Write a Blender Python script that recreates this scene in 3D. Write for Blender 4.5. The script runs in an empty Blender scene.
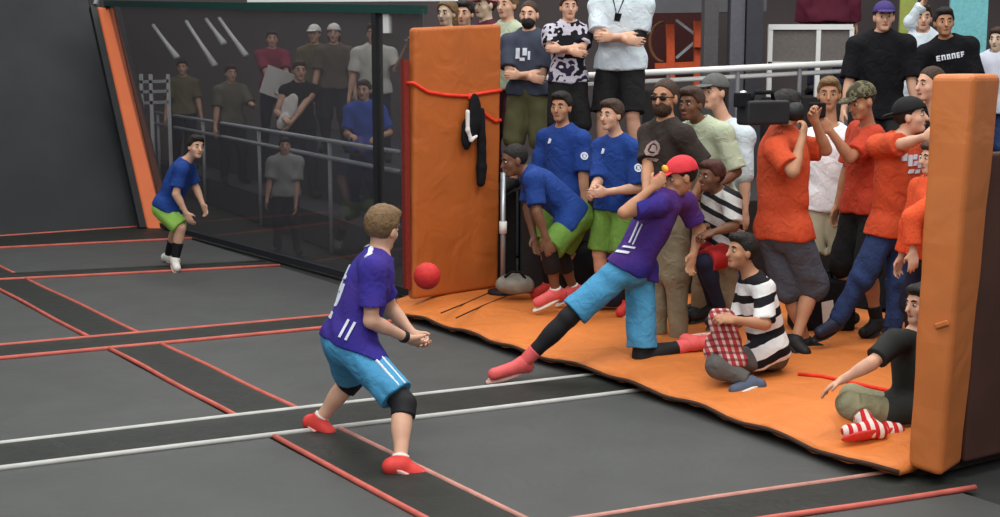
import bpy, bmesh, math, random
import numpy as np
from mathutils import Vector, Matrix
random.seed(7); np.random.seed(7)
SC = bpy.context.scene; COL = SC.collection
# ------------------------------------------------------------------ camera
F = 1350.0; CAMH = 2.25; PITCH = math.atan(198 / 1350.0)
cd = bpy.data.cameras.new('camera'); cam = bpy.data.objects.new('camera', cd); COL.objects.link(cam)
cam.location = (0, 0, CAMH); cam.rotation_euler = (math.pi/2 - PITCH, 0, 0)
cd.sensor_fit = 'HORIZONTAL'; cd.sensor_width = 36.0; cd.lens = 36.0 * F / 1000.0
cd.clip_start = .05; cd.clip_end = 200
SC.camera = cam
V3 = lambda *a: np.array(a, float)
def nrm(v):
    v = np.asarray(v, float); n = np.linalg.norm(v); return v / n if n > 1e-9 else V3(0, 0, 1)
def ray(px, py):
    a = (px - 500) / F; b = (258.5 - py) / F
    return V3(a, math.cos(PITCH) + b * math.sin(PITCH), -math.sin(PITCH) + b * math.cos(PITCH))
def gp(px, py, z=0.0):
    r = ray(px, py); return V3(0, 0, CAMH) + r * ((z - CAMH) / r[2])
def at(px, py, Y):
    r = ray(px, py); return V3(0, 0, CAMH) + r * (Y / r[1])
A = math.radians(33)
UX = V3(-math.sin(A), math.cos(A), 0); VX = V3(math.cos(A), math.sin(A), 0)   # court axes: along the sideline, across it
def uv(u, v, z=0.0): return UX * u + VX * v + V3(0, 0, z)
# ------------------------------------------------------------------ materials
def lin(c): return tuple(((x/255)/12.92 if x/255 <= .04045 else ((x/255+.055)/1.055)**2.4) for x in c)
_m = {}
def mat(name, rgb, rough=.8, var=.12, scale=30., metal=0., spec=.3, bump=0., bscale=60., bdist=.02):
    if name in _m: return _m[name]
    m = bpy.data.materials.new(name); m.use_nodes = True; nt = m.node_tree; b = nt.nodes['Principled BSDF']
    c = lin(rgb)
    tc = nt.nodes.new('ShaderNodeTexCoord'); n = nt.nodes.new('ShaderNodeTexNoise')
    n.inputs['Scale'].default_value = scale; n.inputs['Detail'].default_value = 3
    nt.links.new(tc.outputs['Object'], n.inputs['Vector'])
    r = nt.nodes.new('ShaderNodeValToRGB')
    r.color_ramp.elements[0].position = .3; r.color_ramp.elements[1].position = .7
    r.color_ramp.elements[0].color = tuple(x*(1-var) for x in c) + (1,)
    r.color_ramp.elements[1].color = tuple(min(1, x*(1+var)) for x in c) + (1,)
    nt.links.new(n.outputs['Fac'], r.inputs['Fac']); nt.links.new(r.outputs['Color'], b.inputs['Base Color'])
    b.inputs['Roughness'].default_value = rough; b.inputs['Metallic'].default_value = metal
    b.inputs['Specular IOR Level'].default_value = spec
    if bump:
        bn = nt.nodes.new('ShaderNodeTexNoise'); bn.inputs['Scale'].default_value = bscale
        nt.links.new(tc.outputs['Object'], bn.inputs['Vector'])
        bp = nt.nodes.new('ShaderNodeBump'); bp.inputs['Strength'].default_value = bump; bp.inputs['Distance'].default_value = bdist; bn.inputs['Detail'].default_value = 2.5; bn.inputs['Distortion'].default_value = 1.2
        nt.links.new(bn.outputs['Fac'], bp.inputs['Height']); nt.links.new(bp.outputs['Normal'], b.inputs['Normal'])
    _m[name] = m; return m
def folds(nt, b, tc, strength=.6, scale=11, dist=.022):
    n = nt.nodes.new('ShaderNodeTexNoise'); n.inputs['Scale'].default_value = scale; n.inputs['Detail'].default_value = 2.5; n.inputs['Distortion'].default_value = 1.2
    nt.links.new(tc.outputs['Object'], n.inputs['Vector']); p = nt.nodes.new('ShaderNodeBump'); p.inputs['Strength'].default_value = strength; p.inputs['Distance'].default_value = dist
    nt.links.new(n.outputs['Fac'], p.inputs['Height']); nt.links.new(p.outputs['Normal'], b.inputs['Normal'])
def banded(name, axis, period, rgb1, rgb2, duty=.5, axis2=None, rgb3=None, warp=.0):
    """cloth woven in bands along an axis (stripes), optionally crossed by a second set (plaid)"""
    m = bpy.data.materials.new(name); m.use_nodes = True; nt = m.node_tree; b = nt.nodes['Principled BSDF']
    b.inputs['Roughness'].default_value = .85; b.inputs['Specular IOR Level'].default_value = .2
    tc = nt.nodes.new('ShaderNodeTexCoord'); folds(nt, b, tc)
    def band(ax):
        d = nt.nodes.new('ShaderNodeVectorMath'); d.operation = 'DOT_PRODUCT'
        d.inputs[1].default_value = tuple(nrm(ax)); nt.links.new(tc.outputs['Object'], d.inputs[0])
        s = nt.nodes.new('ShaderNodeMath'); s.operation = 'MULTIPLY'; s.inputs[1].default_value = 1/period
        nt.links.new(d.outputs['Value'], s.inputs[0]); src = s
        if warp:
            n = nt.nodes.new('ShaderNodeTexNoise'); n.inputs['Scale'].default_value = 6
            nt.links.new(tc.outputs['Object'], n.inputs['Vector'])
            w = nt.nodes.new('ShaderNodeMath'); w.operation = 'MULTIPLY_ADD'; w.inputs[1].default_value = warp
            nt.links.new(n.outputs['Fac'], w.inputs[0]); nt.links.new(s.outputs[0], w.inputs[2]); src = w
        f = nt.nodes.new('ShaderNodeMath'); f.operation = 'FRACT'; nt.links.new(src.outputs[0], f.inputs[0])
        g = nt.nodes.new('ShaderNodeMath'); g.operation = 'GREATER_THAN'; g.inputs[1].default_value = duty
        nt.links.new(f.outputs[0], g.inputs[0]); return g
    mix = nt.nodes.new('ShaderNodeMix'); mix.data_type = 'RGBA'
    mix.inputs['A'].default_value = lin(rgb1) + (1,); mix.inputs['B'].default_value = lin(rgb2) + (1,)
    nt.links.new(band(axis).outputs[0], mix.inputs['Factor']); out = mix
    if axis2 is not None:
        m2 = nt.nodes.new('ShaderNodeMix'); m2.data_type = 'RGBA'; m2.inputs['B'].default_value = lin(rgb3) + (1,)
        nt.links.new(mix.outputs['Result'], m2.inputs['A'])
        h = nt.nodes.new('ShaderNodeMath'); h.operation = 'MULTIPLY'; h.inputs[1].default_value = .7
        nt.links.new(band(axis2).outputs[0], h.inputs[0]); nt.links.new(h.outputs[0], m2.inputs['Factor']); out = m2
    nt.links.new(out.outputs['Result'], b.inputs['Base Color']); return m
def blotch(name, cols, scale=9., rough=.85):
    """printed cloth: blotches of several colours (camouflage, abstract prints, fading dye)"""
    m = bpy.data.materials.new(name); m.use_nodes = True; nt = m.node_tree; b = nt.nodes['Principled BSDF']
    b.inputs['Roughness'].default_value = rough; b.inputs['Specular IOR Level'].default_value = .2
    tc = nt.nodes.new('ShaderNodeTexCoord'); folds(nt, b, tc); n = nt.nodes.new('ShaderNodeTexNoise'); n.inputs['Scale'].default_value = scale
    nt.links.new(tc.outputs['Object'], n.inputs['Vector']); r = nt.nodes.new('ShaderNodeValToRGB')
    nt.links.new(n.outputs['Fac'], r.inputs['Fac']); nt.links.new(r.outputs['Color'], b.inputs['Base Color'])
    e = r.color_ramp.elements
    while len(e) < len(cols): e.new(.5)
    for i, c in enumerate(cols):
        e[i].position = .34 + .32 * i / max(1, len(cols)-1); e[i].color = lin(c) + (1,)
    if len(cols) > 2: r.color_ramp.interpolation = 'CONSTANT'
    return m
# ------------------------------------------------------------------ objects
def tag(o, label=None, cat=None, group=None, kind=None):
    if label: o['label'] = label
    if cat: o['category'] = cat
    if group: o['group'] = group
    if kind: o['kind'] = kind
    return o
def empty(name, loc, label, cat, group=None):
    o = bpy.data.objects.new(name, None); COL.objects.link(o); o.location = tuple(loc); o.empty_display_size = .1
    return tag(o, label, cat, group)
def wloc(o):
    p = V3(0, 0, 0)
    while o is not None: p = p + np.array(o.location); o = o.parent
    return p
def obj(name, verts, faces, material, parent=None, origin=None, smooth=False):
    """one mesh object; vertices come in world coordinates"""
    verts = np.asarray(verts, float).reshape(-1, 3)
    base = wloc(parent) if parent is not None else V3(0, 0, 0)
    if origin is None: origin = base if parent is not None else V3(*(verts.min(0) + verts.max(0)) / 2) * V3(1, 1, 0) + V3(0, 0, verts[:, 2].min())
    me = bpy.data.meshes.new(name)
    if isinstance(faces, np.ndarray):
        n = len(faces); me.vertices.add(len(verts)); me.vertices.foreach_set('co', (verts - origin).astype(np.float32).ravel())
        me.loops.add(n*4); me.loops.foreach_set('vertex_index', faces.astype(np.int32).ravel())
        me.polygons.add(n); me.polygons.foreach_set('loop_start', np.arange(0, n*4, 4, dtype=np.int32))
        me.update(calc_edges=True)
    else:
        me.from_pydata([tuple(v - origin) for v in verts], [], faces); me.update()
    if smooth: me.polygons.foreach_set('use_smooth', np.ones(len(me.polygons), bool))
    if material: me.materials.append(material)
    o = bpy.data.objects.new(name, me); COL.objects.link(o)
    if parent is not None: o.parent = parent
    o.location = tuple(origin - base); return o
class MB:
    """collects simple shapes (world coordinates) for one mesh"""
    def __init__(s): s.v = []; s.f = []
    def add(s, v, f):
        n = len(s.v); s.v += [V3(*p) for p in v]; s.f += [tuple(i+n for i in q) for q in f]; return s
    def hexa(s, b, t):                    # bottom quad, top quad (ccw from above)
        return s.add(list(b)+list(t), [(3,2,1,0),(4,5,6,7),(0,1,5,4),(1,2,6,5),(2,3,7,6),(3,0,4,7)])
    def prism(s, b, h):                   # any ground polygon raised by h
        n = len(b); t = [V3(*p)+V3(0,0,h) for p in b]
        return s.add(list(b)+t, [tuple(range(n))[::-1], tuple(range(n, 2*n))]+[(i,(i+1)%n,(i+1)%n+n,i+n) for i in range(n)])
    def box(s, c, x, y, z):               # centre and three half-axis vectors
        c, x, y, z = (V3(*q) for q in (c, x, y, z))
        return s.hexa([c-x-y-z, c+x-y-z, c+x+y-z, c-x+y-z], [c-x-y+z, c+x-y+z, c+x+y+z, c-x+y+z])
    def bar(s, a, b, w, d=None, side=(0,0,1)):
        a, b = V3(*a), V3(*b); t = nrm(b-a); n = np.cross(t, V3(*side))
        if np.linalg.norm(n) < 1e-3: n = np.cross(t, V3(1,0,0))
        n = nrm(n); m = np.cross(n, t); return s.box((a+b)/2, n*w/2, m*(d or w)/2, (b-a)/2)
    def tube(s, pts, r, seg=10):
        pts = [V3(*p) for p in pts]; rs = r if isinstance(r, (list, tuple)) else [r]*len(pts); rings = []
        up = None
        for i, p in enumerate(pts):
            t = nrm(pts[min(i+1, len(pts)-1)] - pts[max(i-1, 0)])
            if up is None: up = V3(0,0,1) if abs(t[2]) < .9 else V3(1,0,0)
            n = nrm(np.cross(t, up)); b = np.cross(n, t); up = b
            rings.append([p + rs[i]*(math.cos(2*math.pi*k/seg)*n + math.sin(2*math.pi*k/seg)*b) for k in range(seg)])
        v = [q for rg in rings for q in rg]; f = []
        for i in range(len(pts)-1):
            for k in range(seg): f.append((i*seg+k, i*seg+(k+1)%seg, (i+1)*seg+(k+1)%seg, (i+1)*seg+k))
        f.append(tuple(range(seg))[::-1]); f.append(tuple(range((len(pts)-1)*seg, len(pts)*seg)))
        return s.add(v, f)
    def ball(s, c, r, fr=np.eye(3), n=10, m=14):
        r = V3(*r) if hasattr(r, '__len__') else V3(r, r, r); v = [V3(*c)+fr.T@(r*V3(0,0,1))]
        for i in range(1, n):
            th = math.pi*i/n
            for k in range(m):
                ph = 2*math.pi*k/m; v.append(V3(*c)+fr.T@(r*V3(math.sin(th)*math.cos(ph), math.sin(th)*math.sin(ph), math.cos(th))))
        v.append(V3(*c)+fr.T@(r*V3(0,0,-1))); f = [(0, 1+k, 1+(k+1)%m) for k in range(m)]
        for i in range(n-2):
            for k in range(m): a = 1+i*m; f.append((a+k, a+m+k, a+m+(k+1)%m, a+(k+1)%m))
        l = 1+(n-2)*m; e = len(v)-1; f += [(l+k, e, l+(k+1)%m) for k in range(m)]
        return s.add(v, f)
    def build(s, name, material, parent=None, smooth=False, bevel=0):
        o = obj(name, s.v, s.f, material, parent, smooth=smooth)
        if bevel:
            b = o.modifiers.new('bevel', 'BEVEL'); b.width = bevel; b.segments = 3; b.limit_method = 'ANGLE'
        return o
# ------------------------------------------------------------------ smooth solids: distance field -> one continuous surface
CO = lambda a, b, ra, rb=None, clip=(), op='u', k=None: dict(t='c', a=V3(*a), b=V3(*b), ra=ra, rb=ra if rb is None else rb, clip=clip, op=op, k=k)
EL = lambda c, fr, r, clip=(), op='u', k=None: dict(t='e', c=V3(*c), fr=fr, r=V3(*r), clip=clip, op=op, k=k)
def solid(prims, h, k=.03, wrinkle=0., clip=(), freq=38., seed=0):
    los, his = [], []
    for p in prims:
        if p['t'] == 'c':
            m = max(p['ra'], p['rb']); p['lo'] = np.minimum(p['a'], p['b'])-m; p['hi'] = np.maximum(p['a'], p['b'])+m
        else:
            e = np.sqrt(((p['fr'].T * p['r'])**2).sum(1)); p['lo'] = p['c']-e; p['hi'] = p['c']+e
        if p['op'] == 'u': los.append(p['lo']); his.append(p['hi'])
    lo = np.min(los, 0) - 3*h - .02; hi = np.max(his, 0) + 3*h + .02
    n = np.ceil((hi-lo)/h).astype(int)+1
    d = np.full(n, .5, np.float32)
    for p in prims:
        kk = p['k'] if p['k'] is not None else k; m = kk + 3*h
        i0 = np.maximum(np.floor((p['lo']-m-lo)/h).astype(int), 0); i1 = np.minimum(np.ceil((p['hi']+m-lo)/h).astype(int)+1, n)
        if (i1 <= i0).any(): continue
        X = (lo[0]+h*np.arange(i0[0], i1[0])).astype(np.float32)[:,None,None]; Y = (lo[1]+h*np.arange(i0[1], i1[1])).astype(np.float32)[None,:,None]; Z = (lo[2]+h*np.arange(i0[2], i1[2])).astype(np.float32)[None,None,:]
        if p['t'] == 'c':
            a = p['a']; ab = p['b']-a; L = float(ab@ab)+1e-12; x, y, z = X-a[0], Y-a[1], Z-a[2]
            t = np.clip((x*ab[0]+y*ab[1]+z*ab[2])/L, 0, 1)
            q = np.sqrt((x-t*ab[0])**2+(y-t*ab[1])**2+(z-t*ab[2])**2) - (p['ra']+(p['rb']-p['ra'])*t)
        else:
            x, y, z = X-p['c'][0], Y-p['c'][1], Z-p['c'][2]; fr = p['fr']; r = p['r']
            a_ = [x*fr[i][0]+y*fr[i][1]+z*fr[i][2] for i in range(3)]
            k0 = np.sqrt(sum((a_[i]/r[i])**2 for i in range(3))); k1 = np.sqrt(sum((a_[i]/r[i]**2)**2 for i in range(3)))+1e-6
            q = k0*(k0-1)/k1
        for (c, nn) in p['clip']: q = np.maximum(q, (X-c[0])*nn[0]+(Y-c[1])*nn[1]+(Z-c[2])*nn[2])
        s = d[i0[0]:i1[0], i0[1]:i1[1], i0[2]:i1[2]]
        if p['op'] == 'u':
            if kk > 0: hh = np.maximum(kk-np.abs(s-q), 0)/kk; s[...] = np.minimum(s, q)-hh*hh*kk/4
            else: s[...] = np.minimum(s, q)
        else:
            q = -q; hh = np.maximum(kk-np.abs(s-q), 0)/max(kk, 1e-6); s[...] = np.maximum(s, q)+hh*hh*kk/4
    if wrinkle or clip:
        X = (lo[0]+h*np.arange(n[0])).astype(np.float32)[:,None,None]; Y = (lo[1]+h*np.arange(n[1])).astype(np.float32)[None,:,None]; Z = (lo[2]+h*np.arange(n[2])).astype(np.float32)[None,None,:]
        if wrinkle:
            f = freq; w1 = 1.6*np.sin(9*Z+7*X+seed)+1.3*np.sin(11*Y-8*Z+2*seed); w2 = 1.7*np.sin(8*X-6*Y+3*seed)+np.sin(13*Z+seed)
            d += np.float32(wrinkle)*(np.sin(f*(X*.7+Y*.6)+f*.35*Z+w1)*np.sin(6*Z+4*X+w2)+.6*np.sin(f*.6*(Y-X)-f*.7*Z+w2))
        for (c, nn) in clip: d = np.maximum(d, (X-c[0])*nn[0]+(Y-c[1])*nn[1]+(Z-c[2])*nn[2])
    d = d.astype(np.float32)
    for ax in range(3):
        sl = [slice(None)]*3; sl[ax] = 0; d[tuple(sl)] = .5; sl[ax] = -1; d[tuple(sl)] = .5
    ins = d < 0
    cnt = np.zeros(n-1, np.uint8); offs = [(i, j, l) for i in (0,1) for j in (0,1) for l in (0,1)]
    for i, j, l in offs: cnt += ins[i:n[0]-1+i, j:n[1]-1+j, l:n[2]-1+l]
    mask = (cnt > 0) & (cnt < 8); idx = np.argwhere(mask)
    cid = np.full(n-1, -1, np.int32); cid[mask] = np.arange(len(idx))
    val = {o: d[idx[:,0]+o[0], idx[:,1]+o[1], idx[:,2]+o[2]] for o in offs}
    acc = np.zeros((len(idx), 3)); num = np.zeros(len(idx))
    for oa in offs:
        for ax in range(3):
            if oa[ax]: continue
            ob = list(oa); ob[ax] = 1; ob = tuple(ob); va, vb = val[oa], val[ob]
            cr = (va < 0) != (vb < 0); t = np.where(cr, va/(va-vb+1e-20), 0)
            pt = np.tile(np.array(oa, float), (len(idx), 1)); pt[:, ax] = t
            acc += pt*cr[:,None]; num += cr
    verts = lo + h*(idx+acc/np.maximum(num, 1)[:,None]); quads = []
    for ax in range(3):
        b1, b2 = (ax+1) % 3, (ax+2) % 3
        sa = [slice(1,-1)]*3; sb = [slice(1,-1)]*3; sa[ax] = slice(0,-1); sb[ax] = slice(1,None)
        ia, ib = ins[tuple(sa)], ins[tuple(sb)]; e = np.argwhere(ia != ib)
        if not len(e): continue
        pos = ia[e[:,0], e[:,1], e[:,2]]; e = e+1; e[:,ax] -= 1
        def c(o1, o2):
            q = e.copy(); q[:,b1] += o1; q[:,b2] += o2; return cid[q[:,0], q[:,1], q[:,2]]
        Q = np.stack([c(-1,-1), c(0,-1), c(0,0), c(-1,0)], 1); Q[~pos] = Q[~pos][:, ::-1]; quads.append(Q)
    return verts, np.concatenate(quads)
def sobj(name, prims, h, material, parent=None, **kw):
    v, f = solid(prims, h, **kw); return obj(name, v, f, material, parent, smooth=True)
# ------------------------------------------------------------------ people
SKIN = {'fair': mat('skin_fair', (205,160,135), .55, .06, 20), 'tan': mat('skin_tan', (176,128,98), .55, .06, 20),
        'brown': mat('skin_brown', (112,76,56), .5, .08, 20), 'pale': mat('skin_pale', (196,172,150), .55, .06, 20)}
M_EYE = mat('eye_white', (188,180,170), .3, .02); M_IRIS = mat('iris_dark', (40,28,22), .3, .05); M_LIP = mat('lip', (150,88,78), .5, .05)
HAIRC = {'black': mat('hair_black', (28,24,22), .6, .3, 60, bump=.6), 'brown': mat('hair_brown', (62,44,32), .6, .3, 60, bump=.6),
         'sandy': mat('hair_sandy', (112,88,60), .6, .3, 60, bump=.6), 'auburn': mat('hair_auburn', (70,36,30), .6, .3, 60, bump=.6)}
def frame_of(fwd, up):
    f = nrm(fwd); l = nrm(np.cross(V3(*up), f)) ; u = np.cross(f, l); return np.array([l, f, u])     # rows: left, forward, up
def two_bone(a, c, l1, l2, pole):
    v = c-a; D = np.linalg.norm(v); t = nrm(v)
    if D >= (l1+l2)*.995: return a + v*l1/(l1+l2)
    x = (l1*l1-l2*l2+D*D)/(2*D); hgt = math.sqrt(max(l1*l1-x*x, 0)); p = V3(*pole); p = p-t*(p@t); return a+t*x+nrm(p)*hgt
def hand(w, d, n, thumb, s, curl):
    """palm, four jointed fingers, thumb; d along the hand, n out of the palm, thumb = side of the thumb"""
    d = nrm(d); n = nrm(n-d*(n@d)); x = np.cross(d, n); x = x if x@thumb > 0 else -x
    P = [EL(w+d*.048*s, np.array([x, d, n]), V3(.043, .056, .019)*s, k=.02*s)]
    for i, (o, L, back) in enumerate([(.031, .070, .0), (.0105, .079, .004), (-.0105, .073, .0), (-.030, .058, -.008)]):
        p = w + d*(.088+back)*s + x*o*s; ang = curl*.45 + .06*i; sp = x*(o*1.6)
        for j, fr in enumerate((.46, .31, .23)):
            q = p + (nrm(d+sp)*math.cos(ang)+n*math.sin(ang))*L*fr*1.12*s
            P.append(CO(p, q, (.0098-.0009*j)*s, (.0090-.0009*j)*s, k=.006 if j else .012)); p = q; ang += curl*.95
    p = w+d*.022*s+x*.030*s; q = p+(x*.75+d*.75+n*.25)*.036*s; r = q+(x*.25+d*.95+n*(.2+.5*curl))*.032*s
    P += [CO(p, q, .0135*s, .0115*s, k=.015*s), CO(q, r, .0115*s, .009*s, k=.005)]
    return P
def person(label, px, Y, z0=0., H=1.78, face=0., j=None, top=None, bottom=None, shoes=None, socks=None, pads=None, skin='fair',
           hair=('brown', 'short'), cap=None, beard=None, glasses=None, look=0., nod=0., curl=.5, h=.011, wide=1., group=None, shoulder_turn=0.,
           palms=None, hs=1.05, roll=0., features=True, extras=None):
    j = dict(j or {}); th = math.radians(face); fw = V3(math.sin(th), -math.cos(th), 0); lf = V3(math.cos(th), math.sin(th), 0); up = V3(0,0,1)
    g = H/1.8; base = at(px, 200, Y); base[2] = z0
    J = {}
    for k_, q in j.items(): J[k_] = at(q[0], q[1], Y+(q[2] if len(q) > 2 else 0))
    J.setdefault('pelvis', base+up*.525*H); J.setdefault('neck', J['pelvis']+up*.315*H)
    T = nrm(J['neck']-J['pelvis']); st = math.radians(shoulder_turn)
    lsh = nrm(np.cross(T, np.cross(lf*math.cos(st)-fw*math.sin(st), T)))
    for s, sg in (('L', 1), ('R', -1)):
        J.setdefault('sh'+s, J['neck']-T*.052*H+lsh*sg*.108*H*wide); J.setdefault('hip'+s, J['pelvis']-T*.005*H+lf*sg*.052*H*wide)
        if 'wr'+s not in J: J['wr'+s] = J['sh'+s]-up*.315*H+lf*sg*.055*H+fw*.05*H
        J.setdefault('el'+s, two_bone(J['sh'+s], J['wr'+s], .172*H, .150*H, -up*.7-fw*.5+lf*sg*.5))
        if 'an'+s not in J: J['an'+s] = V3(*(J['hip'+s]+lf*sg*.03*H)); J['an'+s][2] = z0+.098*g
        J.setdefault('kn'+s, two_bone(J['hip'+s], J['an'+s], .242*H, .235*H, fw+up*.2))
        if 'toe'+s not in J:
            J['toe'+s] = J['an'+s]+nrm(fw+lf*sg*.25)*.165*g; J['toe'+s][2] = J['an'+s][2]-.055*g
    tf = np.array([nrm(lsh), nrm(np.cross(lsh, T)), T])
    lk = math.radians(face+look); hf = V3(math.sin(lk), -math.cos(lk), 0); hu = nrm(up+T*.5+hf*math.sin(math.radians(nod)))
    hf = nrm(hf-up*math.sin(math.radians(nod)))
    hd = frame_of(hf, hu); 
    if 'head' not in J: J['head'] = J['neck']+(T*.45+up*.55)*.092*H+tf[1]*.012*H
    hc = J['head']; s = g*hs
    HP = lambda l, f, u: hc+(hd[0]*l+hd[1]*f+hd[2]*u)*s
    pel, neck = J['pelvis'], J['neck']; TL = np.linalg.norm(neck-pel)
    tp = lambda t: pel+(neck-pel)*t
    W = V3(wide, wide, 1)
    def torso(i=0., waist=0.):
        P = [EL(tp(.66), tf, (V3(.158, .110, .38*TL)*V3(g,g,1)*W)+V3(i,i,i)), EL(tp(.34), tf, (V3(.140+waist, .100+waist*.6, .36*TL)*V3(g,g,1)*W)+V3(i,i,i), k=.05),
             CO(J['shR'], J['shL'], .046*g+i*.8, k=.05)]
        for q in 'LR': P.append(CO(tp(.985), J['sh'+q], .046*g+i*.7, .046*g+i, k=.06))
        return P
    def pelv(i=0.): return [EL(tp(.02), tf, V3(.158*wide, .115*wide, .13)*g+V3(i,i,i), k=.05)]
    def arm(q, ra, rb, f0=0., f1=1., fl=0.):
        """upper arm + forearm; f1 in 0..2 says how far a sleeve reaches (1 = elbow)"""
        a, b, c = J['sh'+q], J['el'+q], J['wr'+q]; P = []
        e = a+(b-a)*min(f1, 1); cl = [] if f1 >= 1 else [(e, nrm(b-a))]
        P.append(CO(a, a+(b-a)*min(1, f1+.12), ra, ra+(rb-ra)*min(f1, 1)+fl, cl, k=.04))
        if f1 > 1:
            e = b+(c-b)*(f1-1); P.append(CO(b, e, rb, rb*.8, [(e-nrm(c-b)*.01, nrm(c-b))], k=.03))
        return P
    def leg(q, r0, r1, r2, r3, f1, calf=True):
        a, b, c = J['hip'+q], J['kn'+q], J['an'+q]; e = a+(b-a)*min(f1, 1); P = []
        P.append(CO(a, a+(b-a)*min(1, f1+.08), r0, r0+(r1-r0)*min(f1, 1), [] if f1 >= 1 else [(e, nrm(b-a))], k=.04))
        if f1 > 1:
            e = b+(c-b)*min(f1-1, 1); P.append(CO(b, e, r2, r2+(r3-r2)*(f1-1), [(e-nrm(c-b)*.005, nrm(c-b))] if f1 < 2 else [], k=.035))
        return P
    root = empty('person', base, label, 'person', group)
    # ---- body: one continuous surface
    B = torso()+pelv()
    for q, sg in (('L', 1), ('R', -1)):
        a, b, c = J['sh'+q], J['el'+q], J['wr'+q]
        B += [CO(a, b, .054*g, .041*g, k=.04), CO(b, c, .041*g, .028*g, k=.02), EL(b+(c-b)*.25, frame_of(nrm(c-b), tf[1]+V3(.01,.02,.03)), V3(.042, .09, .040)*g, k=.02)]
        dr = nrm(c-b)
        pn = V3(*palms[q]) if palms and q in palms else (-lf*sg*.8 - fw*.2 if abs(dr[2]) > .6 else -up*.8-lf*sg*.3)
        tn = fw+up*.6 if abs(dr[2]) < .9 else fw
        B += hand(c, dr, pn, tn, g*1.03, curl if not isinstance(curl, dict) else curl[q])
        a, b, c = J['hip'+q], J['kn'+q], J['an'+q]
        sh_ = nrm(c-b); bk = nrm(-(fw-sh_*(fw@sh_)))
        B += [CO(a, b, .086*g, .056*g, k=.05), CO(b, c, .053*g, .036*g, k=.025), EL(b+(c-b)*.30+bk*.012*g, frame_of(sh_, bk+V3(.01,.01,.02)), V3(.056, .13, .054)*g, k=.03)]
        t = J['toe'+q]; hl = c-nrm(t-c)*.035*g-nrm(c-b)*(-.03*g)
        B += [CO(hl, t, .034*g, .026*g, k=.03)]
    B += [CO(neck-T*.02, HP(0, -.012, -.05), .056*g, .052*g, k=.03),
          EL(HP(0, -.014, .026), hd, V3(.077, .098, .092)*s, k=.02), EL(HP(0, .022, -.045), hd, V3(.058, .068, .076)*s, k=.03),
          CO(HP(-.012, .064, -.098), HP(.012, .064, -.098), .020*s, k=.02), CO(HP(-.030, .074, .024), HP(.030, .074, .024), .014*s, k=.015),
          CO(HP(-.04, .052, -.03), HP(.04, .052, -.03), .024*s, k=.02)]
    for e in (-1, 1): B.append(EL(HP(e*.032, .100, .002), hd, V3(.018, .020, .013)*s, op='s', k=.012))
    B += [CO(HP(0, .088, .008), HP(0, .108, -.034), .009*s, .014*s, k=.012)]
    for e in (-1, 1): B.append(EL(HP(e*.078, -.006, -.012), hd, V3(.012, .022, .034)*s, k=.008))
    bo = sobj('body', B, h, SKIN[skin], root)
    # ---- face
    if features:
        for e in (-1, 1):
            ey = MB().ball(HP(e*.032, .079, .002), V3(.0125, .0110, .0078)*s, hd).build('eye', M_EYE, root, True)
            MB().ball(HP(e*.032, .0875, .002), V3(.0068, .0045, .0068)*s, hd).build('iris', M_IRIS, ey, True)
            MB().tube([HP(e*.016, .091, .026), HP(e*.034, .090, .031), HP(e*.05, .078, .026)], [.004*s, .006*s, .003*s], 8).build('eyebrow', HAIRC[hair[0] if hair else 'brown'], root, True)
        MB().ball(HP(0, .084, -.066), V3(.024, .010, .009)*s, hd).build('mouth', M_LIP, root, True)
    # ---- hair, cap, beard, glasses
    if hair and hair[1]:
        e = {'buzz': .004, 'short': .012, 'thick': .02, 'long': .018}[hair[1]]*s*(.5 if cap else 1)
        cl = [(HP(0, .060, .060), hd[1]*.78-hd[2]*.62), (HP(0, 0, -.055), -hd[2])]+([(HP(0, 0, .05), hd[2])] if cap else [])
        R = [EL(HP(0, -.018, .030), hd, V3(.078, .100, .094)*s+V3(e,e,e), cl)]
        if hair[1] in ('thick', 'short') and not cap: R.append(EL(HP(0, .035, .092), hd, V3(.062, .06, .03)*s+V3(e,e,e)*.5, k=.02))
        if hair[1] == 'long': R.append(EL(HP(0, -.05, -.05), hd, V3(.085, .065, .12)*s, [(HP(0, .01, 0), hd[1])]))
        sobj('hair', R, min(h, .010), HAIRC[hair[0]], root, k=.015, wrinkle=.0022 if hair[1] != 'buzz' else 0, freq=150)
    if cap:
        cm, back = cap[0], (-1 if cap[1] == 'back' else 1)
        C_ = [EL(HP(0, -.012, .036), hd, V3(.094, .116, .104)*s, [(HP(0, 0, .034), -hd[2]*.98+hd[1]*.12)])]
        co = sobj('cap', C_, min(h, .009), cm, root, k=.01)
        b0 = HP(0, (.118 if back > 0 else -.128), .046 if back > 0 else .030)
        sobj('brim', [EL(b0, frame_of(hd[1]*back-hd[2]*.15, hd[2]), V3(.074, .072, .010)*s)], .007, cap[2] if len(cap) > 2 else cm, co)
    if beard:
        sobj('beard', [EL(HP(0, .030, -.066), hd, V3(.064, .076, .066)*s, [(HP(0, .05, -.042), hd[2]*.9-hd[1]*.42)])], min(h, .010), HAIRC[beard], root, wrinkle=.0015, freq=140)
    if glasses:
        gm = MB()
        for e in (-1, 1): gm.ball(HP(e*.033, .097, .002), V3(.027, .008, .019)*s, hd)
        gm.tube([HP(-.078, .0, .006), HP(-.066, .075, .006), HP(0, .104, .008), HP(.066, .075, .006), HP(.078, .0, .006)], .004*s, 8); gm.build('sunglasses', glasses, root, True)
    # ---- clothes
    out = {}
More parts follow.
